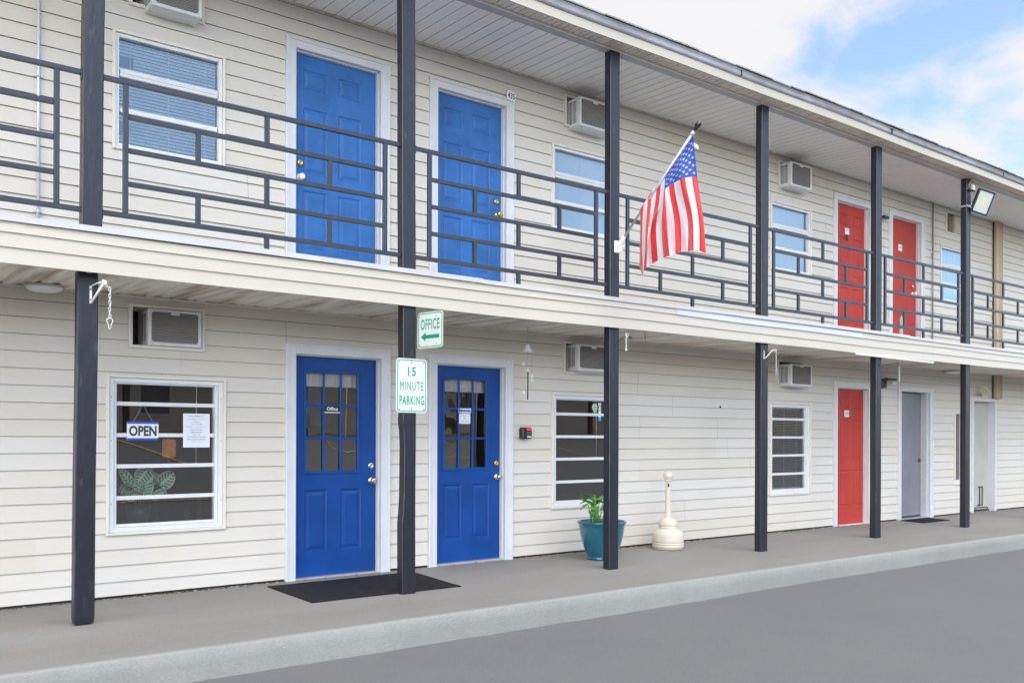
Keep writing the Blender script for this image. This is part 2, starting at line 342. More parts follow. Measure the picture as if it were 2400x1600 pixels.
    def build(s, name, mats, parent=None, label=None, recalc=True, merge=0.0):
        me = bpy.data.meshes.new(name)
        org = root_of(parent) if parent else Vector((0, 0, 0))
        me.from_pydata([tuple(Vector(v)-org) for v in s.v], [], s.f)
        if not isinstance(mats, (list, tuple)): mats = [mats]
        for m in mats: me.materials.append(m)
        for i, p in enumerate(me.polygons): p.material_index = s.m[i]; p.use_smooth = s.sm[i]
        if recalc or merge:
            import bmesh
            bm = bmesh.new(); bm.from_mesh(me)
            if merge: bmesh.ops.remove_doubles(bm, verts=bm.verts, dist=merge)
            if recalc: bmesh.ops.recalc_face_normals(bm, faces=bm.faces)
            bm.to_mesh(me); bm.free()
        me.update()
        o = bpy.data.objects.new(name, me); link(o, parent)
        if label: o['label'] = label
        return o

def rect_minus(x0, x1, z0, z1, holes):
    """cells of the rectangle that lie outside every hole (merged along x)"""
    zs = sorted({z0, z1, *[h[k] for h in holes for k in (2, 3) if z0 < h[k] < z1]})
    cells = []
    for a, b in zip(zs, zs[1:]):
        cut = sorted((max(x0, h[0]), min(x1, h[1])) for h in holes if h[2] < b-1e-6 and h[3] > a+1e-6 and h[1] > x0 and h[0] < x1)
        x = x0
        for c, d in cut:
            if c > x+1e-6: cells.append((x, c, a, b))
            x = max(x, d)
        if x < x1-1e-6: cells.append((x, x1, a, b))
    return cells

_tc = {}
def text2d(txt, bold=0.0, gap=1.0):
    key = (txt, bold, gap)
    if key in _tc: return _tc[key]
    cu = bpy.data.curves.new('lettering', 'FONT'); cu.body = txt; cu.offset = bold; cu.space_character = gap; cu.fill_mode = 'FRONT'; cu.resolution_u = 3
    ob = bpy.data.objects.new('lettering', cu); S.collection.objects.link(ob)
    dg = bpy.context.evaluated_depsgraph_get(); dg.update()
    me = ob.evaluated_get(dg).to_mesh()
    vs = [(v.co.x, v.co.y) for v in me.vertices]; fs = [tuple(p.vertices) for p in me.polygons]
    ob.evaluated_get(dg).to_mesh_clear(); bpy.data.objects.remove(ob); bpy.data.curves.remove(cu)
    _tc[key] = (vs, fs); return vs, fs
def put_text(mb, txt, c, ux, uz, width, height, m=0, bold=0.0, gap=1.0):
    """text centred on c, filling width x height"""
    vs, fs = text2d(txt, bold, gap)
    if not vs: return
    xa = min(v[0] for v in vs); xb = max(v[0] for v in vs); ya = min(v[1] for v in vs); yb = max(v[1] for v in vs)
    i = len(mb.v); c = Vector(c)
    for x, y in vs: mb.v.append(c+ux*((x-(xa+xb)/2)/(xb-xa)*width)+uz*((y-(ya+yb)/2)/(yb-ya)*height))
    for f in fs: mb.f.append(tuple(i+k for k in f)); mb.m.append(m); mb.sm.append(False)
UX, UY, UZ = Vector((1, 0, 0)), Vector((0, 1, 0)), Vector((0, 0, 1))

# ================================================================ ground
XA, XB = -6.0, 34.0
SL = 0.022
KY = -1.932; KZ = KY*SL
def grid_sheet(name, xs, ys, zf, m, kind='structure'):
    mb = MB(); nx, ny = len(xs), len(ys)
    for y in ys:
        for x in xs: mb.v.append(Vector((x, y, zf(x, y))))
    for j in range(ny-1):
        for i in range(nx-1):
            a = j*nx+i; mb.f.append((a, a+1, a+1+nx, a+nx)); mb.m.append(0); mb.sm.append(True)
    o = mb.build(name, m, recalc=False); tag(o, kind=kind); return o
def lin(a, b, n): return [a+(b-a)*i/n for i in range(n+1)]
def wz(x, y):
    z = y*SL
    bump = 0.035*math.exp(-((x-1.5)/0.7)**2)*math.exp(-((y+1.0)/0.3)**2)
    return z+bump+0.003*math.sin(x*2.3)*math.sin(y*5)
grid_sheet('walkway', lin(XA, XB, 400), lin(KY+0.012, 0.25, 24), wz, M['walk'])
# kerb face with a worn, chipped arris
mb = MB(); n = 1600; rows = []
random.seed(3)
for i in range(n+1):
    x = XA+(XB-XA)*i/n
    e = 0.010*math.sin(x*1.7)+0.006*math.sin(x*5.1+1)+0.004*math.sin(x*13)
    ch = 0.010*max(0, random.random()-0.55)+0.006*random.random()
    rows.append([(x, KY+0.03, wz(x, KY+0.03)+0.0015), (x, KY+0.014+ch*.6, wz(x, KY)+0.001), (x, KY-0.001+ch, wz(x, KY)-0.003), (x, KY-0.010+ch*.5, KZ-0.012-ch), (x, KY-0.014+e*.5, KZ-0.09), (x, KY-0.018+e, -0.30)])
for a, b in zip(rows, rows[1:]):
    for k in range(5): mb.quad(a[k], b[k], b[k+1], a[k+1], sm=k > 0)
o = mb.build('kerb', M['kerb'], merge=0.0001); tag(o, kind='structure')
def az(x, y):
    base = -0.242+0.004*math.sin(x*.9)+0.003*math.sin(y*1.3+x*.4)
    if y < -11: 
        t = min(1, (-11-y)/12); base += 1.55*(t*t*(3-2*t))
    return base
xs = [-900, -300, -100, -50, -30, -20]+lin(-15, 45, 100)+[60, 90, 150, 400, 900]
ys = [-900, -300, -100, -60, -40]+lin(-30, -1.85, 60)+[2, 30, 200, 900]
grid_sheet('road', xs, ys, az, M['asphalt'])

# ================================================================ motel
mo = empty('motel_building', (0, 0, 0))
tag(mo, 'two-storey cream motel with vinyl siding, blue and red doors and a railed balcony', 'building')
PH, PITCH = 0.0055, 0.128
# wall openings x0,x1,z0,z1
WIN_L = [(1.897, 2.858), (6.494, 7.452), (10.362, 11.300), (15.420, 15.80)]
WIN_U = [(1.935, 2.843), (6.485, 7.440), (10.362, 11.300), (14.928, 15.87)]
WZ0, WZ1, UZ0, UZ1 = 0.500, 1.774, 3.565, 4.514
DOORS_L = [(3.402, 4.455), (4.904, 5.943), (11.862, 12.860), (13.622, 14.690), (16.02, 16.93)]
DOORS_U = [(3.393, 4.440), (4.903, 5.946), (11.845, 12.870), (13.344, 14.388)]
DT, UFL, UDT = 2.108, 2.71, 4.842
ACS = [(2.065, 2.674, 1.994, 2.350), (6.661, 7.27, 1.998, 2.354), (10.524, 11.13, 1.992, 2.356),
       (2.055, 2.663, 4.733, 5.09), (6.662, 7.27, 4.730, 5.087), (10.535, 11.14, 4.730, 5.080), (15.095, 15.70, 4.720, 5.085)]
holes = []
for a, b in WIN_L: holes.append((a+.01, b-.01, WZ0+.01, WZ1-.01))
for a, b in WIN_U: holes.append((a+.01, b-.01, UZ0+.01, UZ1-.01))
for a, b in DOORS_L: holes.append((a+.02, b-.02, -0.1, DT-.02 if b < 16 else 1.97))
for a, b in DOORS_U: holes.append((a+.02, b-.02, UFL-.1, UDT-.02))
for a, b, c, d in ACS: holes.append((a+.015, b-.015, c+.015, d-.015))
PRO = 0.017
def siding(name, phase, k0, k1, zlo, zhi, x0, x1, seams, m, holes, y0=0.0, pro=PRO, step=None):
    mb = MB(); st = step or PITCH
    for k in range(k0, k1):
        za = phase+k*st; zb = za+st
        lo, hi = max(za, zlo), min(zb-.0021, zhi)
        if hi <= lo: continue
        hs = list(holes)+[(sx-.0009, sx+.0009, za-.01, zb+.01) for kk, sx in seams if kk == k]
        y = lambda z: y0-pro*(1-(z-za)/st)*0.86-pro*0.14
        for a, b, c, d in rect_minus(x0, x1, lo, hi, hs):
            nseg = max(1, int((b-a)/1.2)); xs_ = lin(a, b, nseg)
            for p, q in zip(xs_, xs_[1:]):
                mb.quad((p, y(c), c), (q, y(c), c), (q, y(d), d), (p, y(d), d))
                if abs(c-lo) < 1e-6: mb.quad((p, y(c), c), (p, y0+.004, c+.003), (q, y0+.004, c+.003), (q, y(c), c))
    return mb.build(name, m, mo, recalc=False)
random.seed(11)
seamsL, seamsU = [], []
for k in range(0, 20, 2):
    off = random.uniform(0, 3.6); x = -6+off
    while x < 34:
        if random.random() < .3: seamsL += [(k, x), (k+1, x+random.uniform(-.01, .01))]
        x += 3.63
for k in range(20, 42, 2):
    off = random.uniform(0, 3.6); x = -6+off
    while x < 34:
        if random.random() < .3: seamsU += [(k, x), (k+1, x+random.uniform(-.01, .01))]
        x += 3.63
# the seams that show beside the third window and left of the office door
seamsL += [(12, 8.44), (13, 8.44), (10, 7.86), (11, 7.87)]
siding('wall', PH, 0, 20, 0.022, 2.425, XA, XB, seamsL, M['siding'], holes)
siding('wall', PH+0.018, 20, 42, 2.45, 5.18, XA, XB, seamsU, M['siding'], holes)
# sheathing behind the boards
mb = MB()
for a, b, c, d in rect_minus(XA, XB, -0.05, 5.3, [(h[0]-.012, h[1]+.012, h[2]-.012, h[3]+.012) for h in holes]):
    mb.quad((a, .006, c), (b, .006, c), (b, .006, d), (a, .006, d))
mb.build('sheathing', M['dark_gap'], mo, recalc=False)
# rooms behind
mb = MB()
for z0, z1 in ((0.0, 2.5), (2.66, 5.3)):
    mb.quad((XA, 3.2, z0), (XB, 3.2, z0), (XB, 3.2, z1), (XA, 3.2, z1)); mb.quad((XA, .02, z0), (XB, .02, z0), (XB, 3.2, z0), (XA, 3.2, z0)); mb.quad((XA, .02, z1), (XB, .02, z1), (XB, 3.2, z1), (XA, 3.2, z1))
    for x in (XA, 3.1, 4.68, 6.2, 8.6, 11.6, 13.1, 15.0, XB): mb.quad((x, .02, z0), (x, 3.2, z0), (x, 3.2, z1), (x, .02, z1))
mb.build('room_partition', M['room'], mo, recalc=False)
mb = MB(); mb.quad((XA, 3.3, -.3), (XB, 3.3, -.3), (XB, 3.3, 5.5), (XA, 3.3, 5.5))
for x in (XA, XB): mb.quad((x, 0, -.3), (x, 3.3, -.3), (x, 3.3, 5.5), (x, 0, 5.5))
mb.build('outer_wall', M['siding'], mo, recalc=False)

# ---- balcony: deck, siding on its edge, flashing, soffit
FY, FZ0, FZ1 = -1.135, 2.374, 2.679
mb = MB(); mb.box(XA, XB, FY+.03, .0, 2.44, 2.665); mb.build('deck', M['beige_door'], mo)
bs = [2.374, 2.477, 2.575, 2.641]
mb = MB()
seam1, seam2 = 7.149, 10.83
random.seed(5)
for k in range(3):
    za, zb = bs[k], bs[k+1]
    for i in range(160):
        p, q = XA+(XB-XA)*i/160, XA+(XB-XA)*(i+1)/160
        sag = lambda x: 0.004*math.sin(x*0.9+k)+0.003*math.sin(x*2.1)
        if k == 2 and seam1 < (p+q)/2 < seam2: mi, py = 1, -.004
        else: mi, py = 0, 0
        ya, yb = FY-.014+py, FY-.002+py
        mb.quad((p, ya, za+sag(p)), (q, ya, za+sag(q)), (q, yb, zb+sag(q)+.004), (p, yb, zb+sag(p)+.004), m=mi)
        mb.quad((p, ya, za+sag(p)), (p, FY+.02, za+sag(p)+.004), (q, FY+.02, za+sag(q)+.004), (q, ya, za+sag(q)), m=mi)
mb.build('balcony_edge', [M['fascia'], M['fascia_pale']], mo, recalc=False)
mb = MB()
segs = [(XA, 1.17), (1.13, 4.74), (4.70, 8.34), (8.29, 11.9), (11.86, 15.6), (15.56, 19.2), (19.16, 23), (22.9, 27), (26.9, XB)]
for j, (a, b) in enumerate(segs):
    dz = 0.0025*(j % 2); dy = -0.003*(j % 2); tl = random.uniform(-.006, .006)
    for i in range(6):
        p, q = a+(b-a)*i/6, a+(b-a)*(i+1)/6
        w1 = lambda x: 0.005*math.sin(x*0.8)+tl*(x-a)/(b-a)
        zt, zb = FZ1+dz, 2.642+dz*0
        mb.quad((p, FY-.020+dy, zb+w1(p)), (q, FY-.020+dy, zb+w1(q)), (q, FY-.018+dy, zt+w1(q)), (p, FY-.018+dy, zt+w1(p)))
        mb.quad((p, FY-.018+dy, zt+w1(p)), (q, FY-.018+dy, zt+w1(q)), (q, FY+.14, zt+w1(q)+.004), (p, FY+.14, zt+w1(p)+.004))
        mb.quad((p, FY-.020+dy, zb+w1(p)), (p, FY-.001, zb+w1(p)+.002), (q, FY-.001, zb+w1(q)+.002), (q, FY-.020+dy, zb+w1(q)))
    for x in (a, b): mb.quad((x, FY-.020+dy, 2.642), (x, FY-.018+dy, FZ1+dz), (x, FY, FZ1+dz), (x, FY, 2.642))
mb.build('flashing', M['cap'], mo, recalc=False)
mb = MB()  # a strip of trim that has come loose under the edge
mb.obox(Vector((11.55, FY-.022, 2.356)), Vector((1, 0, -.006)).normalized(), UY, UZ, .97, .008, .012, 0)
mb.build('loose_trim', M['white'], mo)

def soffit(name, m, x0, x1, y0, y1, z_at, pitch, groove, parent=mo, sharp=0.006, wob=0.0, seed=1, soft=False):
    """ribbed panels running from the wall out; deep sharp grooves alternate with soft ones"""
    rnd = random.Random(seed); mb = MB(); x = x0; k = 0; ny = 8
    prof = []
    while x < x1:
        d = groove if k % 2 == 0 else groove*.55; wd = sharp if k % 2 == 0 else sharp*(1 if not soft else 2)
        prof += [(x, 0.0), (x+wd*(.4 if soft else .12), d), (x+wd*(.6 if soft else .88), d), (x+wd, 0.0)]; x += pitch; k += 1
    prof.append((x, 0))
    ys_ = lin(y0, y1, ny); base = len(mb.v)
    for y in ys_:
        for px, d in prof: mb.v.append(Vector((px, y, z_at(px, y)+d+wob*math.sin(px*3.1+y*2)*math.sin(math.pi*(y-y0)/(y1-y0)))))
    npf = len(prof)
    for j in range(ny):
        for i in range(npf-1):
            a = base+j*npf+i; mb.f.append((a, a+1, a+1+npf, a+npf)); mb.m.append(0); mb.sm.append(False)
    return mb.build(name, m, parent, recalc=False)
soffit('balcony_soffit', M['soffit_low'], XA, XB, FY+.018, 0.0, lambda x, y: 2.413+0.022*y, 0.102, 0.020, sharp=0.040, wob=0.006, soft=True)
mb = MB(); mb.box(XA, XB, -.028, -.0135, 2.398, 2.412); mb.build('soffit_moulding', M['cream'], mo)
# ---- roof: soffit, beam, outer soffit, fascia, metal edge, shingles
soffit('roof_soffit', M['soffit'], XA+.074, XB, -1.015, 0.0, lambda x, y: 5.160+0.028*y, 0.134, 0.022, sharp=0.011, seed=2)
mb = MB(); mb.box(XA, XB, -.026, -.0135, 5.146, 5.1585); mb.build('soffit_moulding', M['soffit_out'], mo)
mb = MB(); mb.box(XA, XB, -1.105, -1.012, 5.122, 5.30, bev=.004); mb.build('beam', M['beam'], mo)
mb = MB(); mb.box(XA, XB, -1.122, -1.1065, 5.124, 5.142); mb.build('beam_trim', M['cream'], mo)
soffit('outer_soffit', M['soffit_out'], XA, XB, -1.30, -1.1075, lambda x, y: 5.143-0.03*(-1.107-y), 0.067, 0.010, sharp=0.012, seed=3)
EY = -1.30
def ew(x): return 0.006*math.sin(x*0.75+.5)+0.004*math.sin(x*2.0)
mb = MB()
random.seed(9)
for i in range(200):
    p, q = XA+(XB-XA)*i/200, XA+(XB-XA)*(i+1)/200
    y1, y2 = EY-.004, EY-.012
    mb.quad((p, y1, 5.128+ew(p)), (q, y1, 5.128+ew(q)), (q, y2, 5.222+ew(q)), (p, y2, 5.222+ew(p)))
    mb.quad((p, y1, 5.128+ew(p)), (p, EY+.02, 5.131), (q, EY+.02, 5.131), (q, y1, 5.128+ew(q)))
mb.build('eaves_fascia', M['fascia'], mo, recalc=False)
def dents(x): return 0.010*max(0, math.sin(x*1.35+1))**3+0.006*math.sin(x*3.3)
mb = MB()
for i in range(300):
    p, q = XA+(XB-XA)*i/300, XA+(XB-XA)*(i+1)/300
    A = lambda x: (x, EY-.020, 5.212+ew(x)); B = lambda x: (x, EY-.040-dents(x)*.5, 5.232+ew(x)); C = lambda x: (x, EY-.030-dents(x), 5.272+ew(x)-dents(x)*.6); D = lambda x: (x, EY-.052-dents(x), 5.286+ew(x)-dents(x)*.6)
    for U, V in ((A, B), (B, C), (C, D)): mb.quad(U(p), U(q), V(q), V(p), sm=True)
    mb.quad((p, EY, 5.214), (q, EY, 5.214), A(q), A(p))
mb.build('drip_edge', M['drip'], mo, merge=.0001)
for x in (5.1, 8.05, 11.1, 14.2, 17.3): mb = MB(); mb.box(x, x+.006, EY-.050, EY-.02, 5.215, 5.278); mb.build('drip_edge_joint', M['dark_gap'], mo)
mb = MB(); x = XA; random.seed(21)
while x < XB:
    wd = random.uniform(.25, .36); j = random.uniform(-.008, .008); t = 0.014
    c = ew(x)-dents(x)*.6+random.uniform(-.002, .005)
    a, b = x, x+wd-.006
    y0 = EY-.062-dents(x)+j; z0 = 5.292+c
    mb.poly([(a, y0, z0), (b, y0, z0), (b, y0, z0+t), (a, y0, z0+t)])
    mb.quad((a, y0, z0), (b, y0, z0), (b, 3.4, z0+1.42), (a, 3.4, z0+1.42)); mb.quad((a, y0, z0+t), (b, y0, z0+t), (b, 3.4, z0+t+1.42), (a, 3.4, z0+t+1.42))
    for xx in (a, b): mb.quad((xx, y0, z0), (xx, y0, z0+t), (xx, 3.4, z0+t+1.42), (xx, 3.4, z0+1.42))
    x += wd
mb.build('roof', M['shingle'], mo, recalc=False)
mb = MB(); mb.quad((XA, EY-.01, 5.287), (XB, EY-.01, 5.287), (XB, 3.38, 6.70), (XA, 3.38, 6.70)); mb.build('roof_board', M['dark_gap'], mo, recalc=False)

# ---- posts
PX = [-0.84, 1.606, 4.082, 6.454, 8.858, 11.277, 13.700, 16.12, 18.55]
PW_, PD = 0.130, 0.090
PYF = -1.105
def post(x1, z0, z1, left=None, yf=PYF, name='post', base=False, twist=0.0, seed=0):
    rnd = random.Random(seed); mb = MB(); b = 0.006
    zs = sorted({z0, z0+.015, z0+.05, z1, *[z0+(z1-z0)*i/14 for i in range(1, 14)], *([l[0] for l in left] if left else [])})
    rows = []
    for z in zs:
        x0 = x1-PW_
        if left:
            for (za, da), (zb, db) in zip(left, left[1:]):
                if za <= z <= zb:
                    x0 += da+(db-da)*(z-za)/(zb-za+1e-9); break
        tw = twist*(z-z0)/(z1-z0); wv = 0.0015*math.sin(z*4+seed)
        e = 0.0
        if base and z < z0+.04: e = .007*(1-(z-z0)/.04)
        X0, X1, Y0, Y1 = x0+tw+wv+e, x1+tw+wv-e, yf+e, yf+PD
        rows.append([(X0+b, Y0, z), (X1-b, Y0, z), (X1, Y0+b, z), (X1, Y1-b, z), (X1-b, Y1, z), (X0+b, Y1, z), (X0, Y1-b, z), (X0, Y0+b, z)])
    if base: rows[0] = [(p[0], p[1], p[2]+rnd.uniform(0, .012)) for p in rows[0]]
    for r1, r2 in zip(rows, rows[1:]):
        for k in range(8): mb.quad(r1[k], r1[(k+1) % 8], r2[(k+1) % 8], r2[k])
    mb.poly(rows[0]); mb.poly(rows[-1])
    return mb.build(name, M['post'], mo, merge=.0001)
for i, x in enumerate(PX):
    zt = 2.42
    left = None
    yf = PYF
    if i == 2: left = [(-.1, 0), (.575, 0), (.66, .009), (.80, .017), (1.20, .019), (1.34, .012), (1.40, .002), (1.44, .0), (1.48, .004), (2.5, .002)]
    tw = 0
    if i == 1: yf = -1.03; tw = 0.02
    zb = wz(x-.06, yf+.045)-(.004 if i != 1 else -.0)
    post(x+(-0.03 if i == 1 else 0), zb, zt, left, yf, base=(i in (1,)), twist=tw, seed=i)
    post(x-(0.006 if i in (1, 2) else 0), 2.665, 5.124, None, PYF, twist=(.02 if i == 1 else -.014 if i == 2 else 0), seed=20+i)

# ---- railings
RZ = [3.722, 3.486, 3.256, 3.026, 2.805]
def railing(xa, xb, parent):
    mb = MB(); h = .017; y0, y1 = -1.077, -1.045; g = 0.0025
    L, Rr = xa+.155, xb-.155
    mid = (L+Rr)/2; q1 = L+(Rr-L)*.245; q3 = Rr-(Rr-L)*.245
    mb.box(xa-.01, xb+.01, y0, y1, RZ[0]-h, RZ[0]+h, bev=.003); mb.box(xa-.01, xb+.01, y0, y1, RZ[4]-h, RZ[4]+h, bev=.003)
    for z in RZ[1:4]: mb.box(L+h+.001, Rr-h-.001, y0+g, y1-g, z-h, z+h, bev=.003)
    for x in (L, Rr): mb.box(x-h, x+h, y0+.001, y1-.001, RZ[4]+h-.001, RZ[0]-h+.001, bev=.002)
    def vb(x, r): mb.box(x-h, x+h, y0+g*1.5, y1-g*1.5, RZ[r+1]+h-.002, RZ[r]-h+.002)
    vb(mid, 0); vb(mid, 2); vb(q1, 1); vb(q3, 1); vb(q1, 3); vb(q3, 3)
    mb.box(mid-h, mid+h, y0+g, y1-g, 2.672, RZ[4]-h+.002)
    for x in (xa+.004, xb-.004):
        for z in (RZ[0], RZ[4]): mb.box(x-.004, x+.004, y0-.006, y1+.006, z-.045, z+.022)
    return mb.build('railing', M['rail'], parent)
for i in range(len(PX)-1):
    railing(PX[i]-.003, PX[i+1]-PW_+.003, mo)
railing(-3.2, PX[0]-PW_, mo)

# ---- windows
def frame_rect(mb, x0, x1, z0, z1, wd, y0, y1, m=0, bot=None, top=None, bev=0.0):
    bot = wd if bot is None else bot; top = wd if top is None else top
    mb.box(x0, x0+wd, y0, y1, z0, z1, m, bev); mb.box(x1-wd, x1, y0, y1, z0, z1, m, bev)
    mb.box(x0+wd, x1-wd, y0+.0007, y1, z1-top, z1, m, bev); mb.box(x0+wd, x1-wd, y0+.0007, y1, z0, z0+bot, m, bev)
def blinds(parent, x0, x1, z0, z1, y, pitch=.021, tilt=25, skip=None, gap=(), d=.0125):
    mb = MB(); z = z1-.02; ca, sa = math.cos(R(tilt)), math.sin(R(tilt)); rnd = random.Random(int(x0*100))
    mb.box(x0, x1, y-.012, y+.014, z1-.022, z1)
    while z > z0+.02:
        a, b = x0, x1
        for (ga, gb, gx) in gap:
            if ga < z < gb: a = gx
        dz = rnd.uniform(-.0012, .0012)
        mb.quad((a, y-d*ca, z-d*sa+dz), (b, y-d*ca, z-d*sa-dz), (b, y+d*ca, z+d*sa), (a, y+d*ca, z+d*sa))
        z -= pitch
    for x in (x0+.09, (x0+x1)/2, x1-.09): mb.box(x-.0015, x+.0015, y-.016, y-.014, z0+.01, z1-.02)
    mb.box(x0, x1, y-.012, y+.012, z0, z0+.014)
    return mb.build('blind', M['blind'], parent, recalc=False)
def window_low(x0, x1, blind=False, brown=False):
    ja = MB(); frame_rect(ja, x0, x1, WZ0, WZ1, .022, -.030, .02, bev=.003)
    mbw = MB(); fw_ = .058
    frame_rect(mbw, x0+.023, x1-.023, WZ0+.023, WZ1-.023, .036, -.012, .05, bev=.003)
    frame_rect(mbw, x0+.060, x1-.060, WZ0+.060, WZ1-.046, .024, .004, .055, bev=.003)
    for dx in (.04, x1-x0-.04):
        for z in (.75, 1.25, 1.6): mbw.box(x0+dx-.003, x0+dx+.003, -.0135, -.010, z-.003, z+.003, 1)
    root = mbw.build('window', [M['alu'], M['black']], mo)
    ja.build('window_trim', M['cream'], root)
    gx0, gx1, gz0, gz1 = x0+.083, x1-.083, WZ0+.084, WZ1-.070
    if not brown: g = MB(); g.quad((gx0, .032, gz0), (gx1, .032, gz0), (gx1, .032, gz1), (gx0, .032, gz1)); g.build('pane', M['glass'], root, recalc=False)
    if not brown:
        mt = MB()
        for z in (1.548, 1.297, 1.047, .793): mt.box(gx0, gx1, .019, .0312, z-.017, z+.015, bev=.002)
        mt.box(gx1-.012, gx1, .036, .06, gz0, gz1)
        if not blind: mt.tube([(gx1-.145, .05, gz1), (gx1-.148, .05, 1.06)], .004, 6)
        mt.build('crossbar', M['alu'], root)
    else:
        mt = MB(); mt.quad((gx0, .05, gz0), (gx1, .05, gz0), (gx1, .05, gz1), (gx0, .05, gz1)); mt.build('window_board', M['brown_board'], root)
    if blind: blinds(root, gx0+.005, gx1-.02, gz0, gz1, .105, pitch=.0235, tilt=-14)
    return root
M['brown_board'] = mat('brown_grey_board', (0.16, 0.135, 0.125), 0.6, var=0.08)
def window_up(x0, x1, kind):
    ja = MB(); frame_rect(ja, x0, x1, UZ0, UZ1, .022, -.030, .02, bev=.003)
    mbw = MB(); frame_rect(mbw, x0+.023, x1-.023, UZ0+.023, UZ1-.023, .030, -.010, .05, bev=.003)
    gx0, gx1, gz0, gz1 = x0+.060, x1-.060, UZ0+.055, UZ1-.036
    mbw.box(gx0, gx1, -.002, .04, 4.150, 4.216, bev=.003); mbw.box(gx0, gx1, -.008, .02, 4.176, 4.200, bev=.003)
    mbw.box(gx0, gx1, .004, .04, 3.868, 3.908, bev=.003)
    root = mbw.build('window', M['alu'], mo)
    ja.build('window_trim', M['cream'], root)
    g = MB(); g.quad((gx0-.01, .030, gz0-.01), (gx1+.01, .030, gz0-.01), (gx1+.01, .030, gz1+.01), (gx0-.01, .030, gz1+.01)); g.build('pane', M['glass_up'], root, recalc=False)
    if kind == 1:
        blinds(root, gx0, gx1-.0, gz0, gz1, .060, pitch=.0275, tilt=-48, d=.0092, gap=((4.24, 4.33, gx0+.12), (3.70, 3.80, gx0+.10)))
    elif kind == 2:
        blinds(root, gx0, gx1, gz0, gz1, .075, pitch=.0215, tilt=-68)
    else:
        c = MB(); xs_ = lin(gx0, gx1, 30)
        for p, q in zip(xs_, xs_[1:]): c.quad((p, .09+.02*math.sin(p*60), gz0), (q, .09+.02*math.sin(q*60), gz0), (q, .09+.02*math.sin(q*60), gz1), (p, .09+.02*math.sin(p*60), gz1), sm=True)
        c.build('curtain', M['curtain'], root, merge=.0001)
for i, (a, b) in enumerate(WIN_L): window_low(a, b, blind=(i == 2), brown=(i == 3))
for i, (a, b) in enumerate(WIN_U): window_up(a, b, (1, 2, 2, 3)[i])

# ---- doors
def panel_front(mb, x0, x1, z0, z1, panels, y, glass=None, m=0, inset=.010):
    hs = [tuple(p) for p in panels]+([glass] if glass else [])
    for a, b, c, d in rect_minus(x0, x1, z0, z1, hs): mb.quad((a, y, c), (b, y, c), (b, y, d), (a, y, d), m)
    for a, b, c, d in panels:
        lv = [(0, 0), (.010, inset), (.022, inset), (.048, .002), (.05, .002)]
        rc = [(a+i_, b-i_, c+i_, d-i_, y+dd) for i_, dd in lv]
        for (a1, b1, c1, d1, y1), (a2, b2, c2, d2, y2) in zip(rc, rc[1:]):
            mb.quad((a1, y1, c1), (b1, y1, c1), (b2, y2, c2), (a2, y2, c2), m); mb.quad((a1, y1, d1), (a2, y2, d2), (b2, y2, d2), (b1, y1, d1), m)
            mb.quad((a1, y1, c1), (a2, y2, c2), (a2, y2, d2), (a1, y1, d1), m); mb.quad((b1, y1, c1), (b1, y1, d1), (b2, y2, d2), (b2, y2, c2), m)
        a1, b1, c1, d1, y1 = rc[-1]; mb.quad((a1, y1, c1), (b1, y1, c1), (b1, y1, d1), (a1, y1, d1), m)
def knob(parent, x, z, y, m, kind='knob'):
    mb = MB()
    if kind == 'knob': mb.lathe((x, y, z), [(0, .0), (.033, 0), (.034, -.006), (.026, -.012), (.013, -.016), (.012, -.034), (.022, -.040), (.029, -.052), (.028, -.064), (.018, -.071), (.007, -.072), (0, -.069)], 20, axis='Y')
    else: mb.lathe((x, y, z), [(0, 0), (.031, 0), (.032, -.010), (.026, -.020), (.020, -.022), (.010, -.023), (.009, -.019), (0, -.019)], 20, axis='Y')
    mb.build('door_knob' if kind == 'knob' else 'deadbolt', m, parent)
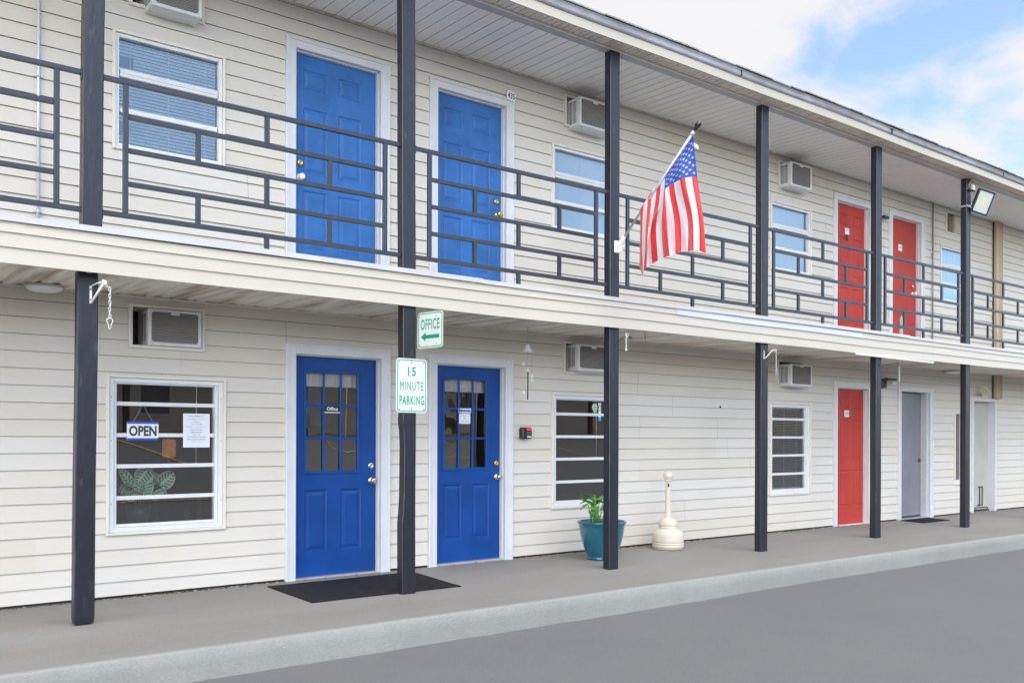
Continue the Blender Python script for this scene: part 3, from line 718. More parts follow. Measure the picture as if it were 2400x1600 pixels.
def door(tx0, tx1, zb, zt, slab, paint, style, label, trim_m='white', knobs=(), trimw=.088, plates=()):
    """slab part is the door; casing, jamb, knobs are its sub-parts"""
    x0, x1, z0, z1 = slab; y = .062
    mb = MB()
    if style == 'lite':
        gl = (x0+.129, x0+.652, .974, 1.876)
        pans = [(x0+.117, x0+.337, z0+.222, z0+.785), (x0+.475, x0+.692, z0+.222, z0+.785)]
        panel_front(mb, x0-.02, x1+.02, z0, z1+.01, pans, y, gl)
        ga, gb, gc, gd = gl
        for a, b, c, d in ((ga-.03, ga, gc-.03, gd+.03), (gb, gb+.03, gc-.03, gd+.03), (ga, gb, gd, gd+.03), (ga, gb, gc-.03, gc)):
            mb.box(a, b, y-.009, y-.0005, c, d, bev=.004)
        for k in (1, 2):
            xm = ga+(gb-ga)*k/3; mb.box(xm-.011, xm+.011, y-.007, y+.006, gc, gd, bev=.003)
            zm = gc+(gd-gc)*k/3; mb.box(ga, gb, y-.006, y+.005, zm-.011, zm+.011, bev=.003)
        for a, b, c, d in ((ga, ga, gc, gd), (gb, gb, gc, gd)): mb.quad((a, y, c), (a, y+.03, c), (a, y+.03, d), (a, y, d))
        for z in (gc, gd): mb.quad((ga, y, z), (gb, y, z), (gb, y+.03, z), (ga, y+.03, z))
    elif style == 'six':
        xa, xb, xc, xd = x0+.103, x0+.345, x0+.457, x0+.693
        pans = []
        for c, d in ((z0+.253, z0+.800), (z0+.955, z0+1.550), (z0+1.717, z0+1.898)): pans += [(xa, xb, c, d), (xc, xd, c, d)]
        panel_front(mb, x0-.02, x1+.02, z0, z1+.01, pans, y)
    else:
        panel_front(mb, x0-.02, x1+.02, z0, z1+.01, [], y)
    mb.box(x0-.02, x1+.02, y+.031, y+.04, z0, z1+.01) if style != 'lite' else None
    root = mb.build('door', M[paint], mo, label, recalc=False)
    t = MB(); yo = -.030
    # casing
    t.box(tx0, tx0+trimw, yo, .02, zb, zt, bev=.003); t.box(tx1-trimw, tx1, yo, .02, zb, zt, bev=.003); t.box(tx0+trimw, tx1-trimw, yo+.0015, .02, zt-trimw*.82, zt, bev=.003)
    t.box(tx0-.006, tx0+.022, yo-.008, .0, zb, zt-.002, bev=.003); t.box(tx1-.022, tx1+.006, yo-.008, .0, zb, zt-.002, bev=.003); t.box(tx0-.010, tx1+.010, yo-.010, .0, zt-.014, zt+.010, bev=.003)
    # jamb with its stop
    ix0, ix1, iz = tx0+trimw, tx1-trimw, zt-trimw*.82
    t.box(ix0-.02, ix0+.004, yo+.002, y+.03, zb, iz+.0); t.box(ix1-.004, ix1+.02, yo+.002, y+.03, zb, iz+.0); t.box(ix0, ix1, yo+.004, y+.03, iz-.006, iz+.015)
    t.box(ix1-.016, ix1-.004, .02, y-.003, zb, iz-.006); t.box(ix0, ix1, .02, y-.003, iz-.018, iz-.006)
    t.build('door_casing', M[trim_m], root)
    th = MB(); th.box(ix0, ix1, -.012, y+.02, zb-.002, z0-.003, bev=.003); th.build('threshold', M['galv'] if style == 'lite' else M['white'], root)
    if style == 'lite':
        g = MB(); g.quad((ga, y+.012, gc), (gb, y+.012, gc), (gb, y+.012, gd), (ga, y+.012, gd)); g.build('door_glass', M['glass_door'], root, recalc=False)
        c = MB(); xs_ = lin(ga-.04, gb+.04, 40)
        for p, q in zip(xs_, xs_[1:]):
            f = lambda x: y+.06+.012*math.sin(x*70); e = lambda x: gd-.125
            c.quad((p, f(p), e(p)), (q, f(q), e(q)), (q, f(q), gd+.02), (p, f(p), gd+.02), sm=True)
        c.build('valance', M['blind'], root, merge=.0001)
        c = MB(); c.tube([(gb-.085, y+.05, gd-.12), (gb-.098, y+.05, gc+.31)], .004, 6); c.build('blind_wand', M['blind'], root)
    for (kx, kz, mm, kind) in knobs: knob(root, kx, kz, y, M[mm], kind)
    return root
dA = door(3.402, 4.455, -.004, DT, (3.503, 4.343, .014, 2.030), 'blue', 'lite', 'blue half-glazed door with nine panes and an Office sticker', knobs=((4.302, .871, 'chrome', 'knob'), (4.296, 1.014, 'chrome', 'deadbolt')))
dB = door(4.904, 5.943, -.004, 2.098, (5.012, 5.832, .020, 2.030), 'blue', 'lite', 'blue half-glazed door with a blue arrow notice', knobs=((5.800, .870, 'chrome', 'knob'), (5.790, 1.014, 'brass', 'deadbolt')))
dC = door(11.862, 12.860, -.004, DT, (12.035, 12.787, .012, 2.020), 'red', 'six', 'red panelled ground-floor door', knobs=())
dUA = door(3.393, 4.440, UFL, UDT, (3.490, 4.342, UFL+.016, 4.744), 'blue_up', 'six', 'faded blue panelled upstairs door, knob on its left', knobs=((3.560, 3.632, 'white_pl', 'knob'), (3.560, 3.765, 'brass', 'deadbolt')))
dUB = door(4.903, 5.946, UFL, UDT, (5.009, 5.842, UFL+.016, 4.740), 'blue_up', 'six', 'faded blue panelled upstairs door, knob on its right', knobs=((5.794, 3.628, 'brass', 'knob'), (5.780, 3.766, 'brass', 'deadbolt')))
dUC = door(11.845, 12.870, UFL, UDT, (12.015, 12.766, UFL+.016, 4.742), 'red', 'six', 'red panelled upstairs door with door knocker')
dUD = door(13.344, 14.388, UFL, UDT, (13.526, 14.258, UFL+.016, 4.742), 'red', 'flat', 'flat red upstairs door with peeled paint patches', knobs=((14.180, 3.615, 'white_pl', 'knob'), (14.180, 3.740, 'brass', 'deadbolt')))
# grey door standing ajar inwards
dG = MB()
ca, sa = math.cos(R(3.5)), math.sin(R(3.5))
hx, hy = 13.715, .070
def gp(u, v, z): return (hx+u*ca-v*sa, hy+u*sa+v*ca, z)
W = .845
for z0_, z1_ in ((.035, 2.02),):
    dG.quad(gp(0, 0, z0_), gp(W, 0, z0_), gp(W, 0, z1_), gp(0, 0, z1_)); dG.quad(gp(W, 0, z0_), gp(W, .042, z0_), gp(W, .042, z1_), gp(W, 0, z1_), 1); dG.quad(gp(0, .042, z0_), gp(W, .042, z0_), gp(W, .042, z1_), gp(0, .042, z1_))
rootG = dG.build('door', [M['grey_door'], M['cream']], mo, 'plain grey door standing slightly ajar', recalc=False)
t = MB(); tx0, tx1, zt = 13.622, 14.690, DT
for a, b in ((tx0, tx0+.088), (tx1-.088, tx1)): t.box(a, b, -.030, .02, -.004, zt, bev=.003)
t.box(tx0+.088, tx1-.088, -.0285, .02, zt-.07, zt, bev=.003); t.box(tx0-.006, tx0+.022, -.038, 0, -.004, zt, bev=.003); t.box(tx1-.022, tx1+.006, -.038, 0, -.004, zt, bev=.003)
t.box(tx0+.068, tx0+.092, -.028, .14, -.004, zt-.07); t.box(tx1-.092, tx1-.068, -.028, .14, -.004, zt-.07); t.box(tx0+.09, tx1-.09, -.026, .14, zt-.076, zt-.055)
t.box(tx1-.108, tx1-.092, .02, .05, -.004, zt-.076)
t.build('door_casing', M['white'], rootG)
t = MB(); t.box(tx0+.09, tx1-.09, -.012, .14, -.006, .012); t.build('threshold', M['galv'], rootG)
knob(rootG, *[gp(W-.05, 0, 0)[0], .93, gp(W-.05, 0, 0)[1]], M['dark_wood'], 'deadbolt')
for z in (.86, .98): t = MB(); t.box(gp(W, 0, 0)[0]-.002, gp(W, 0, 0)[0]+.003, gp(W, 0, 0)[1]+.004, gp(W, 0, 0)[1]+.036, z, z+.06); t.build('strike_plate', M['rust'], rootG)
# beige steel utility door in a recess
mb = MB(); X0, X1, Yr = 16.08, 16.86, .10
panel_front(mb, X0, X1, .03, 1.95, [], Yr)
for z in (1.62, 1.20, .84, .41): mb.box(X0+.05, X1-.08, Yr-.004, Yr-.0005, z, z+.010, bev=.002)
dE = mb.build('door', M['beige_door'], mo, 'beige ribbed steel utility door', recalc=False)
t = MB(); t.box(16.02, 16.08, -.03, .11, -.004, 1.99, bev=.003); t.box(16.86, 16.93, -.03, .11, -.004, 1.98, bev=.003); t.box(16.05, 16.93, -.036, .11, 1.94, 1.99, bev=.003)
t.build('door_casing', M['white'], dE)
t = MB()
for a, b, c, d in ((16.50, 16.66, .425, .44), (16.54, 16.56, .10, .43), (16.64, 16.66, .10, .43), (16.47, 16.66, .10, .115)): t.box(a, b, Yr-.012, Yr-.0006, c, d)
t.build('door_latch', M['black'], dE)
t = MB(); t.tube([(16.20, Yr-.03, .05), (16.45, Yr-.035, .075), (16.78, Yr-.03, .065), (16.84, Yr-.03, .01)], .008, 6); t.build('door_sweep', M['black'], dE)

# ---- things stuck on the doors
def sticker(parent, name, x0, x1, z0, z1, y, base, writes, mats):
    mb = MB(); mb.box(x0, x1, y, y+.0015, z0, z1, 0)
    for (txt, cx, cz, wd, ht, mi, bold) in writes: put_text(mb, txt, (cx, y-.0012, cz), UX, UZ, wd, ht, mi, bold)
    return mb.build(name, [M[k] for k in [base]+mats], parent, recalc=False)
yg = .0655
sticker(dA, 'office_sticker', 3.812, 3.968, 1.512, 1.574, .055, 'black', [('Office', 3.89, 1.546, .112, .033, 1, .02)], ['white_pl'])
mb = MB(); mb.box(3.812, 3.968, .0535, .0548, 1.508, 1.516); mb.build('sticker_edge', M['white_pl'], dA)
mb = MB()
mb.box(5.305, 5.464, .055, .0565, 1.535, 1.582, 0); mb.box(5.316, 5.455, .0535, .0549, 1.424, 1.528, 0)
ar = [(5.315, 1.558), (5.345, 1.576), (5.345, 1.566), (5.458, 1.566), (5.458, 1.550), (5.345, 1.550), (5.345, 1.540)]
mb.poly([(x, .0535, z) for x, z in ar], 1)
for s_, cz, wd, cx in (('Please', 1.508, .075, 5.372), ('use', 1.478, .03, 5.386), ('other door', 1.450, .095, 5.386)): put_text(mb, s_, (cx, .0524, cz), UX, UZ, wd, .014, 2, .01)
mb.build('arrow_notice', [M['paper'], M['ink_blue'], M['ink_grey']], dB, recalc=False)
sticker(dC, 'number_plate', 12.257, 12.379, 1.603, 1.702, .058, 'white_pl', [('134', 12.318, 1.655, .085, .055, 1, .02)], ['ink_grey'])
sticker(dUC, 'number_plate', 12.256, 12.366, 4.322, 4.415, .058, 'white_pl', [('434', 12.312, 4.386, .07, .034, 1, .01)], ['ink_grey'])
mb = MB(); mb.ring((12.304, .05, 4.262), UX, UZ, .020, .034, .007, 16, 6); mb.lathe((12.304, .06, 4.30), [(0, -.02), (.014, -.018), (.018, 0)], 12, axis='Y'); mb.build('door_knocker', M['dark_wood'], dUC)
sticker(dUD, 'number_plate', 13.748, 13.858, 4.264, 4.368, .058, 'white_pl', [('433', 13.803, 4.32, .075, .03, 1, .01)], ['ink_grey'])
mb = MB(); random.seed(4)
for cx, cz, rx, rz in ((13.86, 3.15, .06, .09), (13.85, 2.98, .05, .08)):
    pts = [(cx+rx*(0.8+.35*random.random())*math.cos(a), .0612, cz+rz*(.75+.4*random.random())*math.sin(a)) for a in [2*math.pi*k/11 for k in range(11)]]; mb.poly(pts)
mb.build('peeled_patch', mat('bare_primer', (0.42, 0.47, 0.50), .7, var=.1), dUD, recalc=False)
# faded stencilled room numbers on the boards
M['stencil'] = mat('faded_paint', (0.30, 0.26, 0.13), .8)
for txt, cx, cz in (('436', 3.292, 4.277), ('435', 4.756, 4.272), ('434', 11.70, 4.285), ('433', 13.19, 4.285), ('134', 11.72, 1.64)): mb = MB(); put_text(mb, txt, (cx, -.0125 if cz > 4 else -.016, cz), UX, UZ, .085, .030, 0, -.01); mb.build('stencilled_number', M['stencil'], mo, recalc=False)

# ---- opening trims of the air conditioner sleeves
for a, b, c, d in ACS:
    mb = MB(); frame_rect(mb, a, b, c, d, .026, -.032, .02, bev=.003)
    mb.box(a+.024, a+.03, -.02, .28, c+.02, d-.02); mb.box(b-.03, b-.024, -.02, .28, c+.02, d-.02); mb.box(a+.03, b-.03, -.02, .28, c+.02, c+.026); mb.box(a+.03, b-.03, -.02, .28, d-.026, d-.02)
    o = mb.build('sleeve_frame', M['cream'], mo)
    mb = MB(); mb.quad((a+.03, .27, c+.026), (b-.03, .27, c+.026), (b-.03, .27, d-.026), (a+.03, .27, d-.026)); mb.build('sleeve_back', M['dark_gap'], o)
# conduits, pipe cover
def pipe(pts, r, m, clamps, name='conduit'):
    mb = MB(); mb.tube(pts, r, 10)
    for (x, y, z) in clamps: mb.lathe((x, y, z-.008), [(r, 0), (r+.006, 0), (r+.006, .016), (r, .016)], 12); mb.box(x-r-.022, x+r+.022, y+r-.006, y+r, z-.007, z+.007)
    return mb.build(name, m, mo)
pipe([(1.403, -.034, 5.15), (1.404, -.034, 2.66)], .0115, M['conduit'], [(1.403, -.034, 4.002), (1.403, -.034, 2.977)])
pipe([(14.655, -.034, 5.15), (14.645, -.034, 2.66)], .013, M['conduit_grey'], [(14.652, -.034, 4.3), (14.648, -.034, 3.3)])
for z0, z1 in ((2.66, 5.15), (2.005, 2.413)):
    mb = MB(); mb.box(16.80, 17.03, -.085, -.012, z0, z1, 0, bev=.004)
    for x in (16.87, 16.925, 16.975): mb.box(x, x+.014, -.0875, -.0856, z0+.003, z1-.003, 1)
    mb.box(16.775, 16.797, -.03, -.014, z0, z1, 2)
    mb.build('pipe_cover', [M['tan'], M['tan_groove'], M['dark_gap']], mo)
mb = MB(); mb.tube([(9.328, -.022, 1.684), (9.328, -.008, 1.684)], .014, 8); mb.build('cable_hole', M['black'], mo)

# ================================================================ air conditioners
def ac_unit(i, x0, wd, z0, z1, yf, label, mat_='ac_white', plain=False, dark_side=True):
    r = empty('air_conditioner', (x0+wd/2, yf, z0)); tag(r, label, 'air conditioner', 'window air conditioners in the wall sleeves')
    x1 = x0+wd; yb = .24
    mb = MB()
    mb.box(x0, x1, yf+.012, yb, z0, z1, bev=.006)
    mb.build('casing', M[mat_], r)
    if plain: 
        mb = MB(); mb.box(x0+.01, x1-.01, yf, yf+.011, z0+.01, z1-.01, bev=.004); mb.build('back_cover', M[mat_], r); return r
    # side louvres
    mb = MB()
    ys0 = yf+.055
    mb.box(x0-.0015, x0+.002, ys0, yf+.165, z0+.045, z1-.04, 1)
    z = z0+.05
    while z < z1-.05:
        mb.box(x0-.004, x0-.0016, ys0, yf+.165, z, z+.006, 0); z += .0125
    mb.box(x0-.0045, x0-.002, yf+.107, yf+.113, z0+.045, z1-.04, 0)
    mb.build('side_louvre', [M[mat_], M['black']], r)
    # rear guard frame with the coil behind it
    mb = MB(); frame_rect(mb, x0, x1, z0, z1, .028, yf-.004, yf+.012, bot=.030, top=.020, bev=.004)
    cx = (x0+x1)/2; mb.box(cx-.035, cx+.035, yf-.006, yf+.004, z1-.042, z1-.016, bev=.003)
    for (a, b) in ((x0+.028, 1), (x1-.028, -1)):
        for (c, d) in ((z0+.03, 1), (z1-.02, -1)): mb.poly([(a, yf-.003, c), (a+.016*b, yf-.003, c), (a, yf-.003, c+.016*d)])
    mb.build('rear_frame', M[mat_], r)
    mb = MB(); mb.box(x0+.027, x1-.027, yf+.004, yf+.0115, z0+.029, z1-.019, 0)
    z = z0+.038
    while z < z1-.025: mb.box(x0+.028, x1-.028, yf+.0015, yf+.004, z, z+.0042, 1); z += .0135
    mb.build('condenser_coil', [M['coil'], mat('coil_fin', (0.30, 0.29, 0.28), .45, metal=.5)], r)
    if i in (1, 2, 4, 5):
        mb = MB(); mb.box(x0+.05, x1-.03, yf+.01, yf+.05, z0-.012, z0-.001, bev=.003); mb.build('drip_tray', M['galv'], r)
    return r
ac_unit(0, 2.205, .432, 2.022, 2.318, -.050, 'white air conditioner in the wall above the OPEN sign window')
ac_unit(1, 6.760, .47, 2.026, 2.318, -.150, 'white ground-floor air conditioner right of the wind chime')
ac_unit(2, 10.575, .485, 1.995, 2.292, -.200, 'white air conditioner on the ground floor, just left of the ground-floor red door')
ac_unit(3, 2.180, .40, 4.700, 5.02, -.200, 'white air conditioner upstairs above the leftmost upper window')
ac_unit(4, 6.725, .47, 4.705, 5.025, -.200, 'white air conditioner upstairs right of the 435 sign, left of the flag')
ac_unit(5, 10.565, .475, 4.705, 5.030, -.195, 'white boxy air conditioner upstairs left of the red doors')
ac_unit(6, 15.36, .32, 4.750, 5.05, -.04, 'beige boxed-in air conditioner in a dark wall opening left of the floodlight', 'ac_old', plain=True)

# ================================================================ signs
def rrect(w_, h_, r, n=6):
    pts = []
    for cx, cz, a0 in ((w_/2-r, h_/2-r, 0), (-w_/2+r, h_/2-r, 90), (-w_/2+r, -h_/2+r, 180), (w_/2-r, -h_/2+r, 270)):
        for k in range(n+1): a = R(a0+90*k/n); pts.append((cx+r*math.cos(a), cz+r*math.sin(a)))
    return pts
def sign_plate(root, c, ux, uz, nrm, w_, h_, r, border=None):
    mb = MB(); P = lambda p, d: c+ux*p[0]+uz*p[1]+nrm*d
    o = rrect(w_, h_, r)
    mb.poly([P(p, 0) for p in o]); mb.poly([P(p, -.002) for p in o][::-1])
    for k in range(len(o)): mb.quad(P(o[k-1], 0), P(o[k], 0), P(o[k], -.002), P(o[k-1], -.002))
    mb.build('plate', M['sign_white'], root)
    if border:
        mb = MB(); i1, i2 = border
        a = rrect(w_-2*i1, h_-2*i1, r-i1*.6); b = rrect(w_-2*i2, h_-2*i2, r-i2*.6)
        for k in range(len(a)): mb.quad(P(a[k-1], .0012), P(a[k], .0012), P(b[k], .0012), P(b[k-1], .0012))
        mb.build('border', M['sign_green'], root, recalc=False)
    return P
# 15 MINUTE PARKING
c = Vector((4.0325, -1.1115, 1.717)); nr = Vector((0, -1, 0))
r = empty('parking_sign', c); tag(r, 'white and green 15 MINUTE PARKING sign on the post between the blue doors', 'sign')
P = sign_plate(r, c, UX, UZ, nr, .300, .452, .032, (.010, .0165))
mb = MB()
put_text(mb, '15', c+UZ*.118+nr*.0014+UX*.002, UX, UZ, .076, .076, 0, .012, 1.15); mb.build('lettering', M['sign_green'], r, recalc=False); mb = MB()
put_text(mb, 'MINUTE', c+UZ*(-.003)+nr*.0014, UX, UZ, .225, .074, 0, .0, 1.25); mb.build('lettering', M['sign_green'], r, recalc=False); mb = MB()
put_text(mb, 'PARKING', c+UZ*(-.122)+nr*.0014+UX*.003, UX, UZ, .240, .076, 0, .012, 1.18)
mb.build('lettering', M['sign_green'], r, recalc=False)
for px, pz in ((-.118, .195), (.118, .195), (0, .205), (0, .188), (-.118, -.198), (.118, -.198), (0, -.188), (0, -.202)): 
    mb = MB(); mb.lathe(c+UX*px+UZ*pz, [(0, -.004), (.004, -.004), (.005, 0)], 8, axis='Y'); mb.build('bolt', M['rust'], r)
# OFFICE arrow, fixed at right angles to the post's right edge
ux = Vector((.16, -.987, 0)).normalized(); nr = Vector((-.987, -.16, 0)).normalized()
h = Vector((4.088, -1.112, 2.176)); w_, h_ = .315, .300
c = h+ux*w_/2
r = empty('office_sign', c); tag(r, 'white and green OFFICE sign with left arrow, sticking out above the parking sign', 'sign')
P = sign_plate(r, c, ux, UZ, nr, w_, h_, .030, (.009, .016))
mb = MB(); put_text(mb, 'OFFICE', c+UZ*.048+nr*.0014, ux, UZ, .232, .088, 0, .014, 1.12); mb.build('lettering', M['sign_green'], r, recalc=False); mb = MB()
ar = [(-.112, -.055), (-.055, -.018), (-.055, -.040), (.112, -.040), (.112, -.070), (-.055, -.070), (-.055, -.092)]
mb.poly([P(p, .0014) for p in ar])
mb.build('arrow', M['sign_green'], r, recalc=False)
for px, pz in ((-.13, .115), (-.13, -.118), (.08, -.118), (.075, .11)): mb = MB(); mb.lathe(P((px, pz), .002), [(0, .003), (.004, .002), (.005, 0)], 8, axis=(ux, UZ, nr)); mb.build('bolt', M['rust'], r)
mb = MB(); mb.obox(h-nr*.006+ux*.012, ux, nr, UZ, .02, .004, .12); mb.build('bracket', M['galv'], r)
# 435 card by the upper door
c = Vector((5.898, -.044, 4.878)); a = R(-6); ux = Vector((math.cos(a), 0, math.sin(a))); uz = Vector((-math.sin(a), 0, math.cos(a)))
r = empty('room_number_sign', c); tag(r, 'small tilted white room number sign 435 at the corner of a blue upstairs door', 'sign')
mb = MB(); mb.obox(c, ux, UY, uz, .058, .002, .050); mb.build('plate', M['white_pl'], r)
mb = MB(); put_text(mb, '435', c-UY*.003, ux, uz, .092, .060, 0, .01); mb.build('lettering', M['ink'], r, recalc=False)
# OPEN sign inside the first window
c = Vector((2.185, .014, 1.330)); r = empty('open_sign', c); tag(r, 'white OPEN sign with blue bands hanging in the ground-floor window by the left post', 'sign')
mb = MB(); mb.box(2.062, 2.308, .0132, .0155, 1.255, 1.405, 0); mb.box(2.062, 2.308, .0120, .0128, 1.387, 1.405, 1); mb.box(2.062, 2.308, .0120, .0128, 1.255, 1.272, 1)
put_text(mb, 'OPEN', (2.185, .0115, 1.330), UX, UZ, .216, .085, 2, .035)
mb.build('sign_card', [M['white_pl'], M['open_blue'], M['ink']], r, recalc=False)
mb = MB(); mb.tube([(2.11, .014, 1.404), (2.185, .0145, 1.542), (2.262, .014, 1.404)], .0016, 5); mb.build('cord', M['twine'], r)
mb = MB(); mb.lathe((2.185, .0305, 1.545), [(0, -.02), (.008, -.018), (.010, -.008), (.016, 0)], 12, axis='Y'); mb.build('suction_cup', M['bell'], r)
# printed notice
r = empty('printed_notice', (2.62, .015, 1.336)); tag(r, 'white sheet of printed office hours taped inside the window with the OPEN sign', 'notice')
mb = MB(); mb.box(2.508, 2.731, .0150, .0166, 1.195, 1.478); mb.build('sheet', M['paper'], r)
mb = MB()
for s_, z, wd, mi in (('SR EL CAMINO, LLC', 1.455, .13, 1), ('Emergency Contacts', 1.432, .15, 0), ('& Hours', 1.411, .055, 0), ('770-919-0200', 1.390, .09, 0), ('Monday - 678-990-2111', 1.366, .165, 0), ('Sandy Bowman', 1.343, .11, 1), ('883-014-3737', 1.322, .09, 1), ('Office Hours', 1.301, .065, 0), ('Monday-Saturday 10AM-5PM', 1.281, .150, 1), ('Office closed from Noon', 1.262, .160, 1), ('Sunday - Closed', 1.244, .09, 0)):
    put_text(mb, s_, (2.62, .0138, z), UX, UZ, wd, .0095, mi, .01)
mb.build('lettering', [M['ink_grey'], M['ink']], r, recalc=False)
# stickers on second window
mb = MB()
r = empty('pin_sticker', (7.178, .03, 1.62)); tag(r, 'small green pin-shaped sticker on the window glass beside the third post', 'sticker')
def pin(s, y, mi):
    pts = []
    for k in range(20):
        a = math.pi*(1.18)*k/19-math.pi*.09; pts.append((7.178+.042*s*math.cos(a), y, 1.632+.044*s*math.sin(a)))
    pts.append((7.178, y, 1.632-.072*s)); mb.poly(pts, mi)
pin(1, .0290, 0); pin(.78, .0284, 1); mb.build('decal', [M['sign_white'], mat('pale_green', (0.25, 0.55, 0.33), .5)], r, recalc=False)
r = empty('card_sticker', (7.252, .03, 1.58)); tag(r, 'tall narrow sticker with blue and orange bands, on window glass touching the third post', 'sticker')
mb = MB()
for z0, z1, mi in ((1.654, 1.682, 0), (1.622, 1.653, 1), (1.590, 1.621, 0), (1.556, 1.589, 2), (1.520, 1.555, 0), (1.478, 1.519, 3)):
    mb.box(7.236, 7.276, .0284, .0296, z0, z1, mi)
mb.box(7.242, 7.27, .0278, .0283, 1.660, 1.668, 3); mb.box(7.242, 7.27, .0278, .0283, 1.600, 1.606, 4); mb.box(7.244, 7.268, .0278, .0283, 1.63, 1.645, 0)
mb.build('decal', [M['white_pl'], mat('orange_print', (0.7, 0.2, 0.05), .5), M['paper'], mat('cyan_print', (0.02, 0.35, 0.70), .5), M['ink']], r, recalc=False)
# card reader
c = Vector((6.10, -.06, 1.33)); r = empty('card_reader', c); tag(r, 'small black card reader with a red tab, right of the blue doors', 'card reader')
mb = MB(); mb.box(6.035, 6.165, -.092, -.016, 1.272, 1.392, bev=.012); mb.build('housing', M['black'], r)
mb = MB(); mb.box(6.085, 6.150, -.0955, -.091, 1.362, 1.384, bev=.002); mb.build('red_tab', mat('red_plastic', (0.7, 0.03, 0.02), .4, emit=((1, .05, .03), .25)), r)
mb = MB(); mb.box(6.090, 6.148, -.0945, -.0915, 1.286, 1.300, 0, bev=.001); mb.box(6.083, 6.155, -.0935, -.0910, 1.308, 1.352, 1, bev=.002); mb.build('keypad', [M['paper'], M['dark_wood']], r)

# ================================================================ post hooks and chains
def chain(mb, x, y, z0, z1, r=.0022, L=.026, wv=.007):
    z = z1; k = 0
    while z > z0:
        ax = UX if k % 2 == 0 else UY
        mb.ring((x+.0015*math.sin(k*1.7), y, z-L/2), ax, UZ, wv, L/2+.002, r, 10, 5); z -= L*.86; k += 1
def clip(mb, x, y, z, s=1.0, r=.0028):
    pts = []
    for k in range(15):
        a = R(-55+290*k/14); pts.append((x+.017*s*math.cos(a)*1.0, y, z-.02*s+.017*s*math.sin(a)))
    pts = [(x+.005*s, y, z-.062*s)]+pts+[(x-.005*s, y, z-.062*s), (x, y, z-.067*s), (x+.005*s, y, z-.062*s)]
    mb.tube(pts, r, 6)
def hook(x, z, kind, label):
    r = empty('plant_hook', (x, PYF, z)); tag(r, label, 'plant hook', 'plant hooks on the lower posts')
    yf = PYF if kind != 'left' else -1.03
    if kind == 'left':
        mb = MB(); mb.box(x-.007, x+.007, yf-.004, yf-.0005, z-.062, z+.058, 0); mb.box(x-.006, x+.006, yf-.005, yf-.0041, z+.030, z+.042, 1); mb.box(x-.006, x+.006, yf-.005, yf-.0041, z-.04, z-.030, 1); mb.build('mounting_plate', [M['white_pl'], M['rust']], r)
        mb = MB(); e = Vector((x+.062, yf-.10, z+.078)); mb.tube([(x, yf-.004, z+.056), (x+.03, yf-.05, z+.075), e], .005, 6); mb.tube([(x+.002, yf-.004, z-.058), (x+.03, yf-.055, z+.01), e], .008, 6); mb.tube([e+Vector((-.014, 0, .006)), e+Vector((.006, -.01, .0)), e+Vector((.006, -.012, -.022))], .011, 8); mb.build('arm', M['white_pl'], r)
        mb = MB(); mb.tube([e+Vector((0, 0, -.02)), e+Vector((.03, -.01, -.034))], .004, 6); chain(mb, e.x+.033, e.y-.01, z-.155, z+.045); clip(mb, e.x+.033, e.y-.01, z-.158, 1.15); mb.build('chain', M['white_pl'], r)
    elif kind == 'mid':
        mb = MB(); mb.box(x-.006, x+.006, yf-.004, yf-.0005, z-.055, z+.050); mb.build('mounting_plate', M['rail'], r)
        e = Vector((x+.150, yf-.02, z+.058)); mb = MB(); mb.tube([(x, yf-.006, z-.05), (x+.07, yf-.015, z+.015), e, e+Vector((.03, 0, -.004)), e+Vector((.045, 0, -.016))], .005, 6); mb.lathe(e+Vector((.05, 0, -.02)), [(0, -.014), (.012, -.010), (.015, 0), (.012, .01), (0, .014)], 12); mb.build('arm', M['rail'], r)
        mb = MB(); chain(mb, e.x-.018, e.y-.004, z-.075, z+.07); mb.ring((e.x-.018, e.y-.004, z-.085), UX, UZ, .010, .014, .003); mb.ring((e.x-.008, e.y-.004, z+.062), UX, UZ, .018, .014, .003); mb.build('chain', M['white_pl'], r)
    elif kind == 'pale':
        e = Vector((x+.16, yf-.02, z+.055)); mb = MB(); mb.box(x-.005, x+.005, yf-.004, yf-.0005, z-.055, z+.045); mb.build('mounting_plate', M['cream'], r)
        mb = MB(); mb.tube([(x, yf-.006, z-.05), (x+.05, yf-.015, z-.015), e-UX*.03, e+UX*.03], .005, 6); mb.ring(e-UX*.01, UY, UZ, .013, .013, .004); mb.ring(e+UX*.028, UY, UZ, .013, .013, .004); mb.build('arm', M['cream'], r)
        mb = MB(); chain(mb, e.x+.045, e.y, z-.165, z+.045); clip(mb, e.x+.045, e.y, z-.165, 1.1); mb.build('chain', M['galv'], r)
    else:
        mb = MB(); mb.box(x-.006, x+.006, yf-.004, yf-.0005, z-.06, z+.055); mb.build('mounting_plate', M['rail'], r)
        e = Vector((x+.345, yf-.06, z+.058)); mb = MB(); mb.tube([(x, yf-.006, z+.0), (x+.15, yf-.03, z+.02), e, e+Vector((.02, 0, -.006)), e+Vector((.015, 0, -.016))], .005, 6); mb.build('arm', M['rail'], r)
hook(1.545, 2.245, 'left', 'white hook with hanging chain and clip on the leftmost lower post')
hook(6.395, 2.255, 'mid', 'dark hook with short white chain and round knob, right of the wind chime')
hook(8.776, 2.252, 'pale', 'pale hook with long silver chain and clip on the fourth lower post')
hook(11.225, 2.242, 'thin', 'bare thin dark hook on the post right of the ground-floor red door')
r = empty('hanging_chain', (11.87, -1.0, 2.3)); tag(r, 'short silver chain hanging alone from the soffit above the grey door', 'chain')
mb = MB(); chain(mb, 11.87, -1.02, 2.085, 2.30, r=.0035, L=.034, wv=.009); mb.tube([(11.87, -1.02, 2.395), (11.87, -1.02, 2.30)], .002, 5); mb.build('links', M['galv'], r)
r = empty('ceiling_hook', (7.03, -.9, 2.39)); tag(r, 'tiny empty wire hook under the soffit right of the third post', 'hook')
